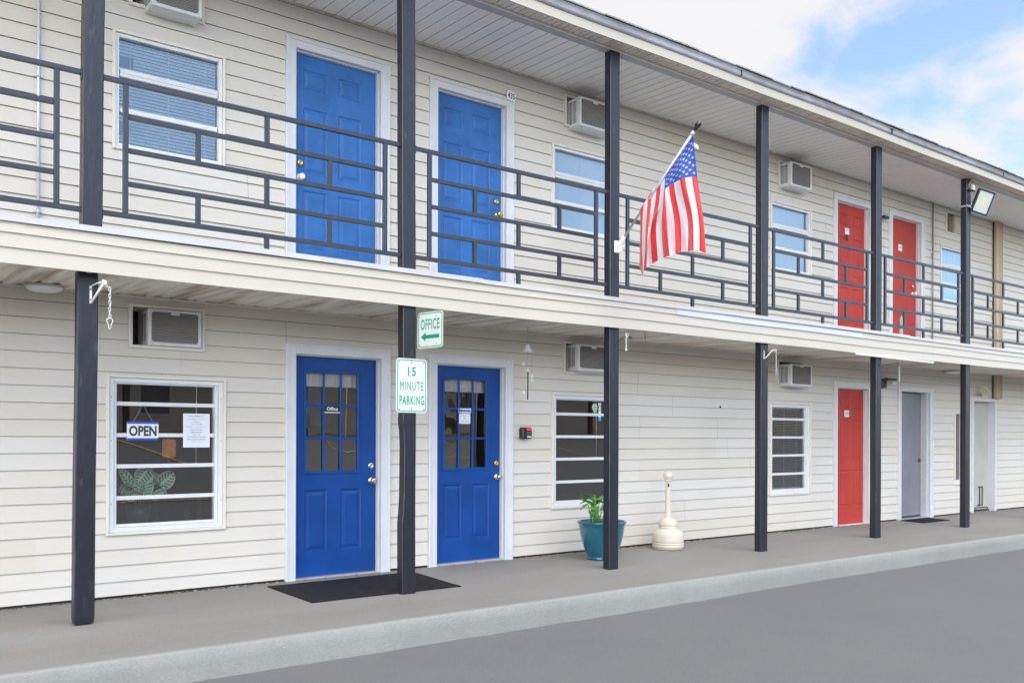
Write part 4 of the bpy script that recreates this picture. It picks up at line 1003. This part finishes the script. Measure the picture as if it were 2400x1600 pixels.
mb = MB(); mb.tube([(7.03, -.9, 2.395), (7.03, -.9, 2.36), (7.042, -.9, 2.345), (7.035, -.9, 2.33), (7.022, -.9, 2.34)], .003, 6); mb.build('wire', M['dark_wood'], r)

# ================================================================ wind chime
cx, cy = 5.800, -.46
r = empty('wind_chime', (cx, cy, 2.40)); tag(r, 'white ceramic bell wind chime hanging from the soffit right of the blue doors', 'wind chime')
k_ = 0.00413
def pz(yr): return 2.205-(yr-840)/1.0*0  # unused
mb = MB(); mb.tube([(cx, cy, 2.402), (cx, cy, 2.232)], .0028, 6)
mb.tube([(cx-.004, cy, 2.15), (cx-.004, cy, 2.00)], .0022, 6); mb.tube([(cx+.050, cy, 2.155), (cx+.050, cy, 1.95)], .0022, 6)
mb.tube([(cx-.052, cy+.01, 2.155), (cx-.052, cy+.01, 2.05)], .0012, 5); mb.tube([(cx-.052, cy+.01, 2.02), (cx-.052, cy+.01, 1.78)], .0008, 5); mb.build('string', M['twine'], r)
def bell(x, y, z, s):
    mb = MB(); mb.lathe((x, y, z), [(0, .075*s), (.016*s, .073*s), (.024*s, .062*s), (.028*s, .035*s), (.038*s, .014*s), (.056*s, 0), (.053*s, -.003*s), (.030*s, .014*s), (0, .03*s)], 20); mb.build('bell', M['bell'], r)
bell(cx, cy, 2.150, 1.0)
for x, z in ((cx-.052, 2.012), (cx, 1.950), (cx+.052, 1.895), (cx+.048, 1.855), (cx+.008, 1.800), (cx-.055, 1.725)): bell(x, cy+(.02 if z > 1.79 and z < 1.82 else -.0), z, .46)
mb = MB(); mb.tube([(cx-.004, cy-.008, 1.95), (cx-.006, cy-.008, 1.668)], .0065, 8); mb.build('clapper_rod', M['dark_wood'], r)

# ================================================================ flag
BP = Vector((6.44, -1.118, 3.215)); TP = Vector((6.44, -2.125, 4.132)); PDv = (TP-BP)
r = empty('flag', BP); tag(r, 'American flag on a slanted pole fixed to the upper post', 'flag')
mb = MB(); mb.tube([BP-PDv*.03, BP+PDv*.93], .0125, 12); mb.build('pole', M['galv'], r)
mb = MB(); mb.tube([BP+PDv*.925, BP+PDv*.945, BP+PDv*.955], .018, 12, radii=[.018, .018, .012]); mb.build('pole_ring', M['white_pl'], r)
u = PDv.normalized(); e1 = u.cross(UX).normalized(); e2 = UX
mb = MB(); mb.lathe(BP+PDv*.955, [(0, 0), (.014, .0), (.019, .025), (.027, .055), (.028, .075), (.020, .095), (.008, .102), (0, .103)], 20, axis=(e2, e1, u)); mb.build('finial', mat('finial_black', (.02, .02, .022), .12, coat=.8), r)
mb = MB(); mb.obox(Vector((6.405, -1.111, 3.185)), UX, UY, UZ, .030, .005, .060, bev=.003); mb.tube([Vector((6.41, -1.11, 3.18)), BP, BP+PDv*.07], .019, 12); mb.obox(Vector((6.43, -1.135, 3.16)), UX, UY, UZ, .008, .025, .028); mb.lathe(Vector((6.47, -1.135, 3.19)), [(0, 0), (.014, 0), (.014, .01), (0, .01)], 10, axis=(UY, UZ, UX)); mb.build('bracket', M['white_pl'], r)
# cloth: rows of source measurements lifted to real 3-D (X along building, Y out, Z up)
CA, SA = math.cos(.6594), math.sin(.6594)
def unproj(u_, v_, Y):
    rr = -.0035; r2 = Vector((CA*math.cos(rr), -SA*math.cos(rr), math.sin(rr))); u2 = Vector((-CA*math.sin(rr), SA*math.sin(rr), math.cos(rr))); f_ = Vector((SA, CA, 0))
    d = f_+r2*(u_-1200)/2148+u2*(1022.5-v_)/2148; t_ = (Y+7.6865)/d.y
    return Vector((0, -7.6865, 1.2951))+d*t_
hoist = [(1619, 309), (1611, 322), (1603, 335), (1593, 349), (1584, 362), (1574, 376), (1565, 390), (1555, 404), (1545, 418), (1535, 431), (1524, 446), (1514, 461), (1505, 475), (1497, 487)]
mid_ = [(1630, 411), (1617, 411.5), (1602, 414), (1589.5, 418), (1576, 426), (1564, 433), (1555, 441), (1552.5, 448), (1542, 462), (1531.5, 475), (1521, 486), (1512, 499), (1502.5, 510), (1497, 520)]
m2_ = [(1645, 510), (1634, 509), (1620, 510), (1608, 512), (1591, 515), (1577, 518), (1560, 521), (1547, 524), (1534.5, 531), (1522, 540), (1515, 549), (1509, 560), (1502, 572), (1496.5, 582)]
fly = [(1651.5, 591), (1636, 584), (1622, 583.5), (1609, 585.5), (1594, 588), (1580, 592.5), (1566, 596.5), (1552, 601.5), (1539, 608), (1526, 616), (1513, 624), (1506.5, 633), (1504, 645), (1496, 625)]
def cr(p0, p1, p2, p3, t): return [0.5*((2*b)+(-a+c_)*t+(2*a-5*b+4*c_-d)*t*t+(-a+3*b-3*c_+d)*t**3) for a, b, c_, d in zip(p0, p1, p2, p3)]
def colm(j): return [hoist[j], mid_[j], m2_[j], fly[j]]
TK = [0, .4, .74, 1.0]
def samp_col(pts, t):
    for k in range(3):
        if t <= TK[k+1] or k == 2:
            q = (t-TK[k])/(TK[k+1]-TK[k]); P0 = pts[max(k-1, 0)]; P3 = pts[min(k+2, 3)]
            return cr(P0, pts[k], pts[k+1], P3, min(max(q, 0), 1))
def cloth(s, t):
    x = s*13; j = min(12, int(x)); q = x-j
    p = [samp_col(colm(min(13, max(0, j+d))), t) for d in (-1, 0, 1, 2)]
    uv = cr(*p, q) if 0 < j < 12 else [a+(b-a)*q for a, b in zip(p[1], p[2])]
    Y = -2.045+s*.63
    fold = .050*math.sin(s*17+t*3.2+.4)*min(1, t*1.8)+.018*math.sin(s*41+t*5)*min(1, t*2)
    if s > .5: fold += .06*math.sin((s-.5)*14)*t
    # the crease that runs down from the canton corner
    dline = s-(.50+(t-.36)*.62)
    if t > .3: fold -= .055*math.exp(-(dline/.035)**2)*min(1, (t-.3)*5)
    return unproj(uv[0], uv[1], Y+fold)
mb = MB(); NT, NS = 40, 6
for st in range(13):
    for a in range(NS):
        for b in range(NT):
            s0, s1 = (st+a/NS)/13, (st+(a+1)/NS)/13; t0, t1 = b/NT, (b+1)/NT
            can = st < 7 and b < NT*.4
            mi = 2 if can else (0 if st % 2 == 0 else 1)
            mb.quad(cloth(s0, t0), cloth(s1, t0), cloth(s1, t1), cloth(s0, t1), mi, True)
fc = mb.build('flag_cloth', [M['f_red'], M['f_white'], M['f_blue']], r, merge=.0002)
mb = MB()
for row in range(11):           # rows of stars run along the fly
    n_ = 5 if row % 2 else 6
    for k in range(n_):
        tt = (.4/12)*(1+2*k+(1 if row % 2 else 0)); ss = (7/13)*(row+1)/12
        if ss < .03: continue
        for side in (-1, 1):
            cpt = cloth(ss, tt); du = (cloth(ss+.004, tt)-cpt).normalized(); dv = (cloth(ss, tt+.004)-cpt).normalized(); nn = du.cross(dv).normalized()
            pts = []
            for q in range(10):
                a = math.pi/2+q*math.pi/5; rad = 1.0 if q % 2 == 0 else .42
                sc_s, sc_t = .0245, .0145
                pts.append(cloth(min(.99, max(.001, ss+rad*sc_s*math.cos(a))), min(.99, max(.0, tt+rad*sc_t*math.sin(a))))+nn*side*.0035)
            ctr = cpt+nn*side*.0035
            for q in range(10): mb.poly([ctr, pts[q], pts[(q+1) % 10]])
mb.build('star', M['f_white'], fc, recalc=False)
mb = MB(); a = cloth(.02, .10); mb.quad(a, a+Vector((.075, -.005, -.02)), a+Vector((.075, -.005, -.055)), a+Vector((0, 0, -.035))); mb.build('care_label', M['white_pl'], r, recalc=False)

# ================================================================ lamps
def dome(x, y, label):
    r = empty('ceiling_light', (x, y, 2.40)); tag(r, label, 'ceiling light', 'round lights under the balcony soffit')
    mb = MB(); mb.lathe((x, y, 2.390), [(.110, .02), (.135, .016), (.138, .0), (.128, -.004)], 32); mb.build('lamp_base', M['beige_door'], r)
    mb = MB(); mb.lathe((x, y, 2.388), [(.126, 0), (.115, -.016), (.085, -.028), (.04, -.034), (0, -.035)], 32); mb.build('lamp_shade', M['opal'], r)
dome(1.425, -.16, 'round white ceiling light under the balcony at the far left')
dome(15.06, -.16, 'round white ceiling light under the balcony near the last post')
# small dark wall light beside the fifth lower post
r = empty('wall_light', (13.18, -.02, 2.13)); tag(r, 'small dark wall light between the red and grey ground-floor doors', 'wall light')
mb = MB(); mb.box(13.05, 13.17, -.09, -.014, 2.06, 2.185, bev=.006); mb.box(13.05, 13.28, -.20, -.06, 2.17, 2.200, bev=.006); mb.box(13.10, 13.14, -.12, -.09, 2.2, 2.215); mb.build('housing', M['dark_wood'], r)
mb = MB(); mb.box(13.175, 13.265, -.19, -.10, 2.11, 2.168, bev=.008); mb.build('lens', M['lens'], r)
# upper right small black camera beside the fifth upper post
r = empty('security_camera', (13.14, -.03, 4.66)); tag(r, 'tiny black camera on the upstairs wall right of the first red door', 'camera')
mb = MB(); mb.box(13.02, 13.06, -.05, -.014, 4.62, 4.69, bev=.004); mb.box(13.04, 13.17, -.12, -.05, 4.645, 4.690, bev=.006); mb.build('housing', M['black'], r)
mb = MB(); mb.lathe((13.17, -.085, 4.667), [(0, .006), (.014, .006), (.016, -.001)], 12, axis=(UY, UZ, UX)); mb.build('lens', M['lens'], r)
# beige spot lamp by the utility door
r = empty('spot_lamp', (16.3, -.02, 2.06)); tag(r, 'beige outdoor spot lamp on the wall left of the short tan pipe cover', 'wall light')
ax = Vector((-.75, -.62, .22)).normalized(); e1 = ax.cross(UZ).normalized(); e2 = ax.cross(e1)
mb = MB(); mb.lathe(Vector((16.24, -.10, 2.09)), [(0, -.06), (.028, -.058), (.036, -.02), (.062, .09), (.066, .12), (.060, .12), (.045, .06)], 20, axis=(e1, e2, ax)); mb.build('lamp_head', M['cream'], r)
mb = MB(); mb.lathe(Vector((16.24, -.10, 2.09))+ax*.09, [(0, .01), (.04, .006), (.057, 0)], 20, axis=(e1, e2, ax)); mb.build('bulb', M['beige'], r)
mb = MB(); mb.tube([(16.26, -.08, 2.075), (16.36, -.05, 2.055), (16.44, -.016, 2.05)], .014, 8); mb.lathe((16.44, -.014, 2.05), [(0, -.014), (.04, -.010), (.048, 0)], 16, axis='Y'); mb.build('mount', M['cream'], r)
# LED flood light on the last upper post
r = empty('flood_light', (13.70, -1.11, 4.75)); tag(r, 'large square LED floodlight tilted down on the upper post at the right', 'floodlight')
cc = Vector((13.798, -1.233, 4.782)); ux = Vector((.943, -.291, -.163)).normalized(); uz = Vector((.048, -.364, .93)); uz = (uz-ux*uz.dot(ux)).normalized(); nn = ux.cross(uz)
if nn.y > 0: nn = -nn
wx, hz_ = .153, .172
mb = MB(); f_ = .022
for a, b, c_, d in ((-wx, -wx+f_, -hz_, hz_), (wx-f_, wx, -hz_, hz_), (-wx+f_, wx-f_, hz_-f_, hz_), (-wx+f_, wx-f_, -hz_, -hz_+f_)):
    mb.obox(cc+ux*(a+b)/2+uz*(c_+d)/2, ux, nn, uz, (b-a)/2, .016, (d-c_)/2, bev=.003)
mb.obox(cc-nn*.028, ux, nn, uz, wx-.012, .013, hz_-.012)
for k in range(7): mb.obox(cc-nn*.055+ux*(-wx+.05+k*(2*wx-.1)/6), ux, nn, uz, .003, .014, hz_-.04)
mb.build('housing', M['rail'], r)
mb = MB(); mb.obox(cc+nn*.001, ux, nn, uz, wx-f_-.001, .006, hz_-f_-.001); mb.build('lens', M['lens'], r)
mb = MB(); mb.obox(cc+nn*.0078+uz*.0-ux*.0, ux, nn, uz, wx*.36, .0006, hz_*.40); mb.build('led_array', M['led'], r)
mb = MB(); A = Vector((13.64, -1.11, 4.72)); mb.obox(A, UX, UY, UZ, .06, .008, .014); mb.tube([A, cc-nn*.06-ux*wx*.6], .010, 8); mb.obox(Vector((13.575, -1.06, 4.72)), UX, UY, UZ, .006, .05, .012)
for dx in (.0, .03): mb.lathe(A+Vector((dx, -.008, -.012)), [(0, -.012), (.009, -.010), (.010, 0)], 10, axis='Y')
mb.build('bracket', M['drip'], r)
r2 = empty('junction_box', (13.68, -1.12, 5.0)); tag(r2, 'small grey junction box with yellow wires at the top of the right-hand upper post', 'junction box')
mb = MB(); mb.box(13.690, 13.76, -1.14, -1.06, 4.965, 5.045, bev=.005); mb.build('box_body', M['alu'], r2)
mb = MB(); mb.box(13.575, 13.74, -1.15, -1.107, 4.945, 4.962, bev=.003); mb.build('cover', M['dark_gap'], r2)
mb = MB()
for dx in (0, .012): mb.tube([(13.60+dx, -1.115, 4.99), (13.605+dx, -1.125, 5.04), (13.64+dx, -1.13, 5.09), (13.655+dx, -1.125, 5.135)], .0035, 6)
mb.build('wire', mat('yellow_wire', (.55, .38, .08), .5), r2)

# ================================================================ things on the walkway
# planter
px, py = 6.775, -.52; zg = wz(px, py)
r = empty('planter', (px, py, zg)); tag(r, 'round teal glazed planter standing behind the third post', 'planter')
mb = MB(); mb.lathe((px, py, zg), [(0, 0), (.150, 0), (.155, .006), (.157, .022), (.150, .030), (.158, .045), (.185, .11), (.212, .19), (.232, .27), (.243, .34), (.246, .372), (.258, .380), (.265, .392), (.266, .404), (.258, .410), (.246, .406), (.236, .392), (.225, .34), (0, .34)], 56); mb.build('pot', M['teal'], r)
mb = MB(); mb.lathe((px, py, zg+.352), [(0, .012), (.10, .008), (.18, .0), (.226, -.006)], 24); mb.build('soil', M['soil'], r)
# plant in it
pc = empty('potted_plant', (px, py, zg+.35)); tag(pc, 'green leafy lily plant growing in the teal planter', 'plant')
random.seed(12)
def leaf(mbl, base, tip, wd, droop=.02, m=0, n=8, fold=.25, face=None):
    base, tip = Vector(base), Vector(tip); d = tip-base; L = d.length; side = face.cross(d).normalized() if face else d.cross(UZ).normalized(); upv = side.cross(d).normalized()
    rows_ = []
    for i in range(n+1):
        t = i/n; wdt = wd*math.sin(math.pi*min(1, t**.8))**.8*(1-.25*t); c_ = base+d*t-UZ*droop*(t*t)*1.0+upv*.0
        rows_.append((c_-side*wdt/2+upv*wdt*fold, c_, c_+side*wdt/2+upv*wdt*fold))
    for a, b in zip(rows_, rows_[1:]): mbl.quad(a[0], a[1], b[1], b[0], m, True); mbl.quad(a[1], a[2], b[2], b[1], m, True)
ms, ml = MB(), MB()
specs = []
for k in range(20):
    a = random.uniform(0, 2*math.pi); rr = random.uniform(.03, .11); hh = random.uniform(.16, .33)
    b0 = Vector((px-.10+random.uniform(-.05, .08), py+random.uniform(-.05, .05), zg+.35)); b1 = b0+Vector((math.cos(a)*rr, math.sin(a)*rr*.8, hh)); specs.append((b0, b1, a))
b0 = Vector((px-.02, py, zg+.35)); specs += [(b0, Vector((px+.13, py-.0, zg+.655)), 0.0), (Vector((px-.10, py, zg+.35)), Vector((px-.20, py-.02, zg+.68)), math.pi), (Vector((px-.08, py, zg+.35)), Vector((px-.14, py-.04, zg+.70)), 2.2), (Vector((px-.06, py, zg+.35)), Vector((px-.06, py-.03, zg+.66)), 1.2)]
for b0, b1, a in specs:
    midp = (b0+b1)/2+Vector((0, 0, .03)); ms.tube([b0, midp, b1], .0042, 6, radii=[.006, .0045, .003])
    L = random.uniform(.13, .20)
    ml_tip = b1+Vector((math.cos(a)*L*.75, math.sin(a)*L*.55, random.uniform(-.06, .12)))
    leaf(ml, b1-Vector((0, 0, .03)), ml_tip, random.uniform(.06, .10), droop=.04)
for k in range(8):
    b0 = Vector((px-.10+random.uniform(-.04, .05), py+random.uniform(-.04, .04), zg+.35)); ms.tube([b0, b0+Vector((random.uniform(-.02, .02), 0, .12)), b0+Vector((random.uniform(-.04, .05), 0, .20))], .006, 6, radii=[.009, .006, .003])
ms.build('stem', M['stem'], pc); ml.build('foliage', M['leaf'], pc, recalc=False)
# ash receptacle
ax_, ay_ = 7.985, -.36; zg = wz(ax_, ay_)
r = empty('ash_receptacle', (ax_, ay_, zg)); tag(r, 'beige plastic smoking receptacle with ball top standing by the wall', 'ashtray')
mb = MB(); prof = [(0, 0), (.165, 0), (.178, .010), (.180, .030), (.184, .034), (.184, .052), (.178, .056), (.184, .060), (.184, .078), (.177, .082), (.183, .086), (.183, .10), (.184, .16), (.180, .19), (.165, .212), (.135, .226), (.110, .236), (.108, .246), (.112, .250), (.112, .262), (.106, .266), (.111, .270), (.110, .300), (.100, .330), (.078, .352), (.050, .364), (.040, .372)]
mb.lathe((ax_, ay_, zg), prof, 48); mb.build('base', M['sand'], r)
mb = MB(); mb.lathe((ax_, ay_, zg), [(.040, .366), (.038, .38), (.033, .60), (.0305, .79), (.0305, .80)], 32); mb.build('neck', M['sand'], r)
mb = MB(); mb.lathe((ax_, ay_, zg), [(.030, .782), (.030, .79), (.044, .792), (.046, .800), (.044, .806), (.034, .812)]+[(.056*math.sin(R(a)), .848-.056*math.cos(R(a))) for a in range(36, 181, 8)], 32); mb.build('cap', M['sand'], r)
mb = MB(); mb.obox(Vector((ax_-.022, ay_-.025, zg+.745)), Vector((.75, -.66, 0)), Vector((.66, .75, 0)), UZ, .009, .003, .020); mb.build('opening', M['black'], r)
# door mats
def dmat(pts, label):
    cx_ = sum(p[0] for p in pts)/4; cy_ = sum(p[1] for p in pts)/4; r = empty('doormat', (cx_, cy_, wz(cx_, cy_))); tag(r, label, 'doormat', 'black doormats')
    mb = MB(); nn_ = 24; f = lambda i, j, h: (lambda x, y: Vector((x, y, wz(x, y)+h)))(*[(1-i)*(1-j)*pts[0][k]+i*(1-j)*pts[1][k]+i*j*pts[2][k]+(1-i)*j*pts[3][k] for k in (0, 1)])
    for a in range(nn_):
        for b in range(nn_):
            mb.quad(f(a/nn_, b/nn_, .009), f((a+1)/nn_, b/nn_, .009), f((a+1)/nn_, (b+1)/nn_, .009), f(a/nn_, (b+1)/nn_, .009), 0, True)
    for a in range(nn_):
        for (p, q) in (((a/nn_, 0), ((a+1)/nn_, 0)), ((a/nn_, 1), ((a+1)/nn_, 1)), ((0, a/nn_), (0, (a+1)/nn_)), ((1, a/nn_), (1, (a+1)/nn_))):
            mb.quad(f(*p, .001), f(*q, .001), f(*q, .009), f(*p, .009))
    mb.build('mat', M['rubber'], r, merge=.0001)
dmat([(3.175, -1.03), (4.585, -1.05), (4.60, -.20), (3.17, -.17)], 'long black rubber doormat in front of the office door')
dmat([(13.58, -.46), (14.43, -.44), (14.44, -.06), (13.60, -.06)], 'small black doormat at the grey door')
# debris along the wall foot
mb = MB(); random.seed(31)
for k in range(420):
    x = random.choice([random.uniform(1, 3.4), random.uniform(6, 9), random.uniform(10.5, 12), random.uniform(1, 18)]); y = random.uniform(-.05, -.012); s = random.uniform(.003, .010); z = wz(x, y)+s*.4
    mb.obox(Vector((x, y, z)), Vector((math.cos(k), math.sin(k), .2)).normalized(), Vector((-math.sin(k), math.cos(k), 0)), UZ, s, s*.6, s*.45, random.choice((0, 0, 1)))
o = mb.build('leaf_litter', [M['leaflitter'], M['stone']]); tag(o, 'thin line of dirt, crumbs and leaf bits along the foot of the wall', 'litter', kind='stuff')
mb = MB()
for x0_, n_ in ((2.35, 26), (8.33, 16)):
    for k in range(n_):
        x = x0_+random.uniform(0, .28); y = random.uniform(-.045, -.016); s = random.uniform(.006, .012)
        mb.lathe((x, y, wz(x, y)), [(s, 0), (s*.9, s*.5), (s*.5, s*.9), (0, s)], 7)
o = mb.build('moss', M['moss']); tag(o, 'small patches of green moss at the foot of the siding', 'moss', kind='stuff')

# ================================================================ inside the first window
r = empty('plant_table', (2.20, .32, 0)); tag(r, 'dark little table holding the striped plant inside the window', 'table')
mb = MB(); mb.box(1.95, 2.55, .16, .56, .50, .53, bev=.004); mb.build('table_top', M['dark_wood'], r)
for x in (1.98, 2.52):
    for y in (.19, .53): mb = MB(); mb.box(x-.02, x+.02, y-.02, y+.02, .0, .499); mb.build('leg', M['dark_wood'], r)
r = empty('striped_plant', (2.24, .33, .53)); tag(r, 'striped green and white houseplant in a dark pot inside the window', 'plant')
mb = MB(); mb.lathe((2.24, .33, .53), [(0, 0), (.07, 0), (.09, .10), (.10, .17), (.095, .17), (.09, .15), (0, .15)], 24); mb.build('pot', mat('dark_pot', (.05, .07, .07), .3), r)
ml = MB(); mst = MB()
def striped(cx_, cz, cy_, w2, h2, ang, curl=.0):
    a = R(ang); ux_ = Vector((math.cos(a), .15*math.sin(a*2), math.sin(a))).normalized(); vx = Vector((-math.sin(a), -.25, math.cos(a))).normalized(); c_ = Vector((cx_, cy_, cz)); n_ = 14
    n_ = 22; f = lambda t: math.sqrt(max(0, 1-t*t))*(1-.18*t)
    q = lambda t, e: c_+ux_*h2*t+vx*w2*f(t)*e+Vector((0, -.02*abs(e)*curl, 0))
    for i in range(n_):
        t0, t1 = -1+2*i/n_, -1+2*(i+1)/n_
        for j in range(-6, 6):
            e0, e1 = j/6, (j+1)/6; em = abs(e0+e1)/2; ph = ((t0+t1)/2-.55*em*f((t0+t1)/2))*2.6
            mi = 1 if em > .86 or em < .1 else (1 if (ph-math.floor(ph)) < .40 else 0)
            ml.quad(q(t0, e0), q(t1, e0), q(t1, e1), q(t0, e1), mi, True)
    mst.tube([Vector((2.24+(cx_-2.24)*.15, .33, .68)), Vector((2.24+(cx_-2.24)*.6, .30, (cz+.70)/2+.03)), c_-ux_*h2], .003, 5)
for p in ((2.10, .955, .20, .030, .085, 128), (2.235, .955, .20, .050, .062, 235), (2.31, .965, .30, .034, .05, 60), (2.43, .925, .20, .052, .075, 40), (2.36, .935, .27, .030, .05, 130), (2.19, .875, .20, .026, .085, 150), (2.27, .865, .22, .045, .07, 70), (2.36, .80, .20, .028, .065, 200), (2.17, .80, .24, .03, .06, 20), (2.30, .90, .33, .05, .08, 100), (2.12, .86, .3, .03, .06, 60)): striped(p[0], p[1], p[2], p[3]*1.45, p[4]*1.1, p[5], curl=1)
ml.build('foliage', [M['leaf_dark'], M['leaf_pale']], r, recalc=False); mst.build('stem', M['stem'], r)
r = empty('table_lamp', (2.74, 1.0, 0.75)); tag(r, 'lamp with a glowing amber shade inside the ground-floor window', 'lamp')
mb = MB(); mb.lathe((2.70, 1.0, 1.09), [(.052, 0), (.060, .02), (.060, .15), (.052, .17)], 24); mb.build('lamp_shade', mat('amber_shade', (.5, .25, .08), .6, vscale=30, col2=(.3, .12, .03), emit=((1, .42, .12), .06)), r)
mb = MB(); mb.lathe((2.70, 1.0, .75), [(0, 0), (.06, 0), (.06, .02), (.015, .04), (.015, .34)], 20); mb.build('lamp_base', M['dark_wood'], r)
r = empty('side_table', (2.72, 1.0, 0)); tag(r, 'dark side table under the amber lamp inside the window', 'table')
mb = MB(); mb.box(2.50, 2.95, .80, 1.2, .715, .748, bev=.004); mb.build('table_top', M['dark_wood'], r)
for x in (2.53, 2.92):
    for y in (.83, 1.17): mb = MB(); mb.box(x-.02, x+.02, y-.02, y+.02, 0, .714); mb.build('leg', M['dark_wood'], r)

# ================================================================ across the lot (seen mirrored in the glass)
OY = -25.0; OZ = az(0, -24.5)
op = empty('opposite_building', (10, OY, OZ)); tag(op, 'cream building across the lot, mirrored in the ground-floor window glass', 'building')
mb = MB(); k = 0; z = OZ
oph = [(x, x+1.0, OZ+.75, OZ+1.95) for x in (-4, 3.2, 9.2, 15.4, 22.4, 30, 37, 44)]+[(x, x+1.0, OZ, OZ+2.1) for x in (-1, 6.4, 12.6, 18.8, 26, 34, 41)]
while z < OZ+3.3:
    for a, b, c_, d in rect_minus(-10, 60, z, z+.16, oph): mb.quad((a, OY+.02*(1-(c_-z)/.16), c_), (b, OY+.02*(1-(c_-z)/.16), c_), (b, OY+.02*(1-(d-z)/.16), d), (a, OY+.02*(1-(d-z)/.16), d)); 
    mb.quad((-10, OY+.02, z), (60, OY+.02, z), (60, OY, z), (-10, OY, z)); z += .16
mb.build('wall', M['siding'], op, recalc=False)
for i, (a, b, c_, d) in enumerate(oph):
    mb = MB(); frame_rect(mb, a-.08, b+.08, c_-(.08 if i < 8 else 0), d+.08, .09, OY-.02, OY+.05)
    o = mb.build('window' if i < 8 else 'door', M['white'], op)
    mb = MB(); mb.quad((a, OY-.03, c_), (b, OY-.03, c_), (b, OY-.03, d), (a, OY-.03, d)); mb.build('pane' if i < 8 else 'door_leaf', M['curtain'] if (i < 8 and i % 2) else M['grey_door'] if i < 8 else M['black'], o, recalc=False)
for x in (2.0, 5.3, 8.4, 11.6, 14.6, 17.8, 21, 25, 29, 33): mb = MB(); mb.box(x-.09, x+.09, OY+1.2, OY+1.36, OZ-.05, OZ+2.62); mb.build('post', M['brown'], op)
mb = MB(); mb.box(-10, 60, OY, OY+1.5, OZ+2.62, OZ+2.92); mb.build('balcony', M['fascia'], op)
mb = MB(); mb.quad((-10, OY+1.6, OZ+2.95), (60, OY+1.6, OZ+2.95), (60, OY-5, OZ+4.2), (-10, OY-5, OZ+4.2)); mb.build('roof', M['shingle'], op, recalc=False)
mb = MB(); mb.box(-12, 62, -22.9, -22.6, OZ-.35, OZ+.10); mb.quad((-12, -25, OZ+.09), (62, -25, OZ+.09), (62, -22.9, OZ+.09), (-12, -22.9, OZ+.09)); o = mb.build('far_kerb', M['tan_kerb']); tag(o, kind='structure')
mb = MB()
def line_(x0_, y0_, x1_, y1_, w2=.05, n_=24):
    dx, dy = x1_-x0_, y1_-y0_; L = math.hypot(dx, dy); nx_, ny_ = -dy/L*w2, dx/L*w2
    for i in range(n_):
        t0, t1 = i/n_, (i+1)/n_; p = [(x0_+dx*t+sx*nx_, y0_+dy*t+sx*ny_) for t, sx in ((t0, -1), (t0, 1), (t1, 1), (t1, -1))]
        mb.quad(*[(x, y, az(x, y)+.02) for x, y in p])
for x in (1.0, 4.0, 7.0, 10.0, 13.0, 16.0, 19.0, 22.0): line_(x, -21.8, x+1.2, -16.5)
line_(-2, -12.5, 20, -13.3)
o = mb.build('parking_lines', M['yellow_line']); tag(o, kind='structure')
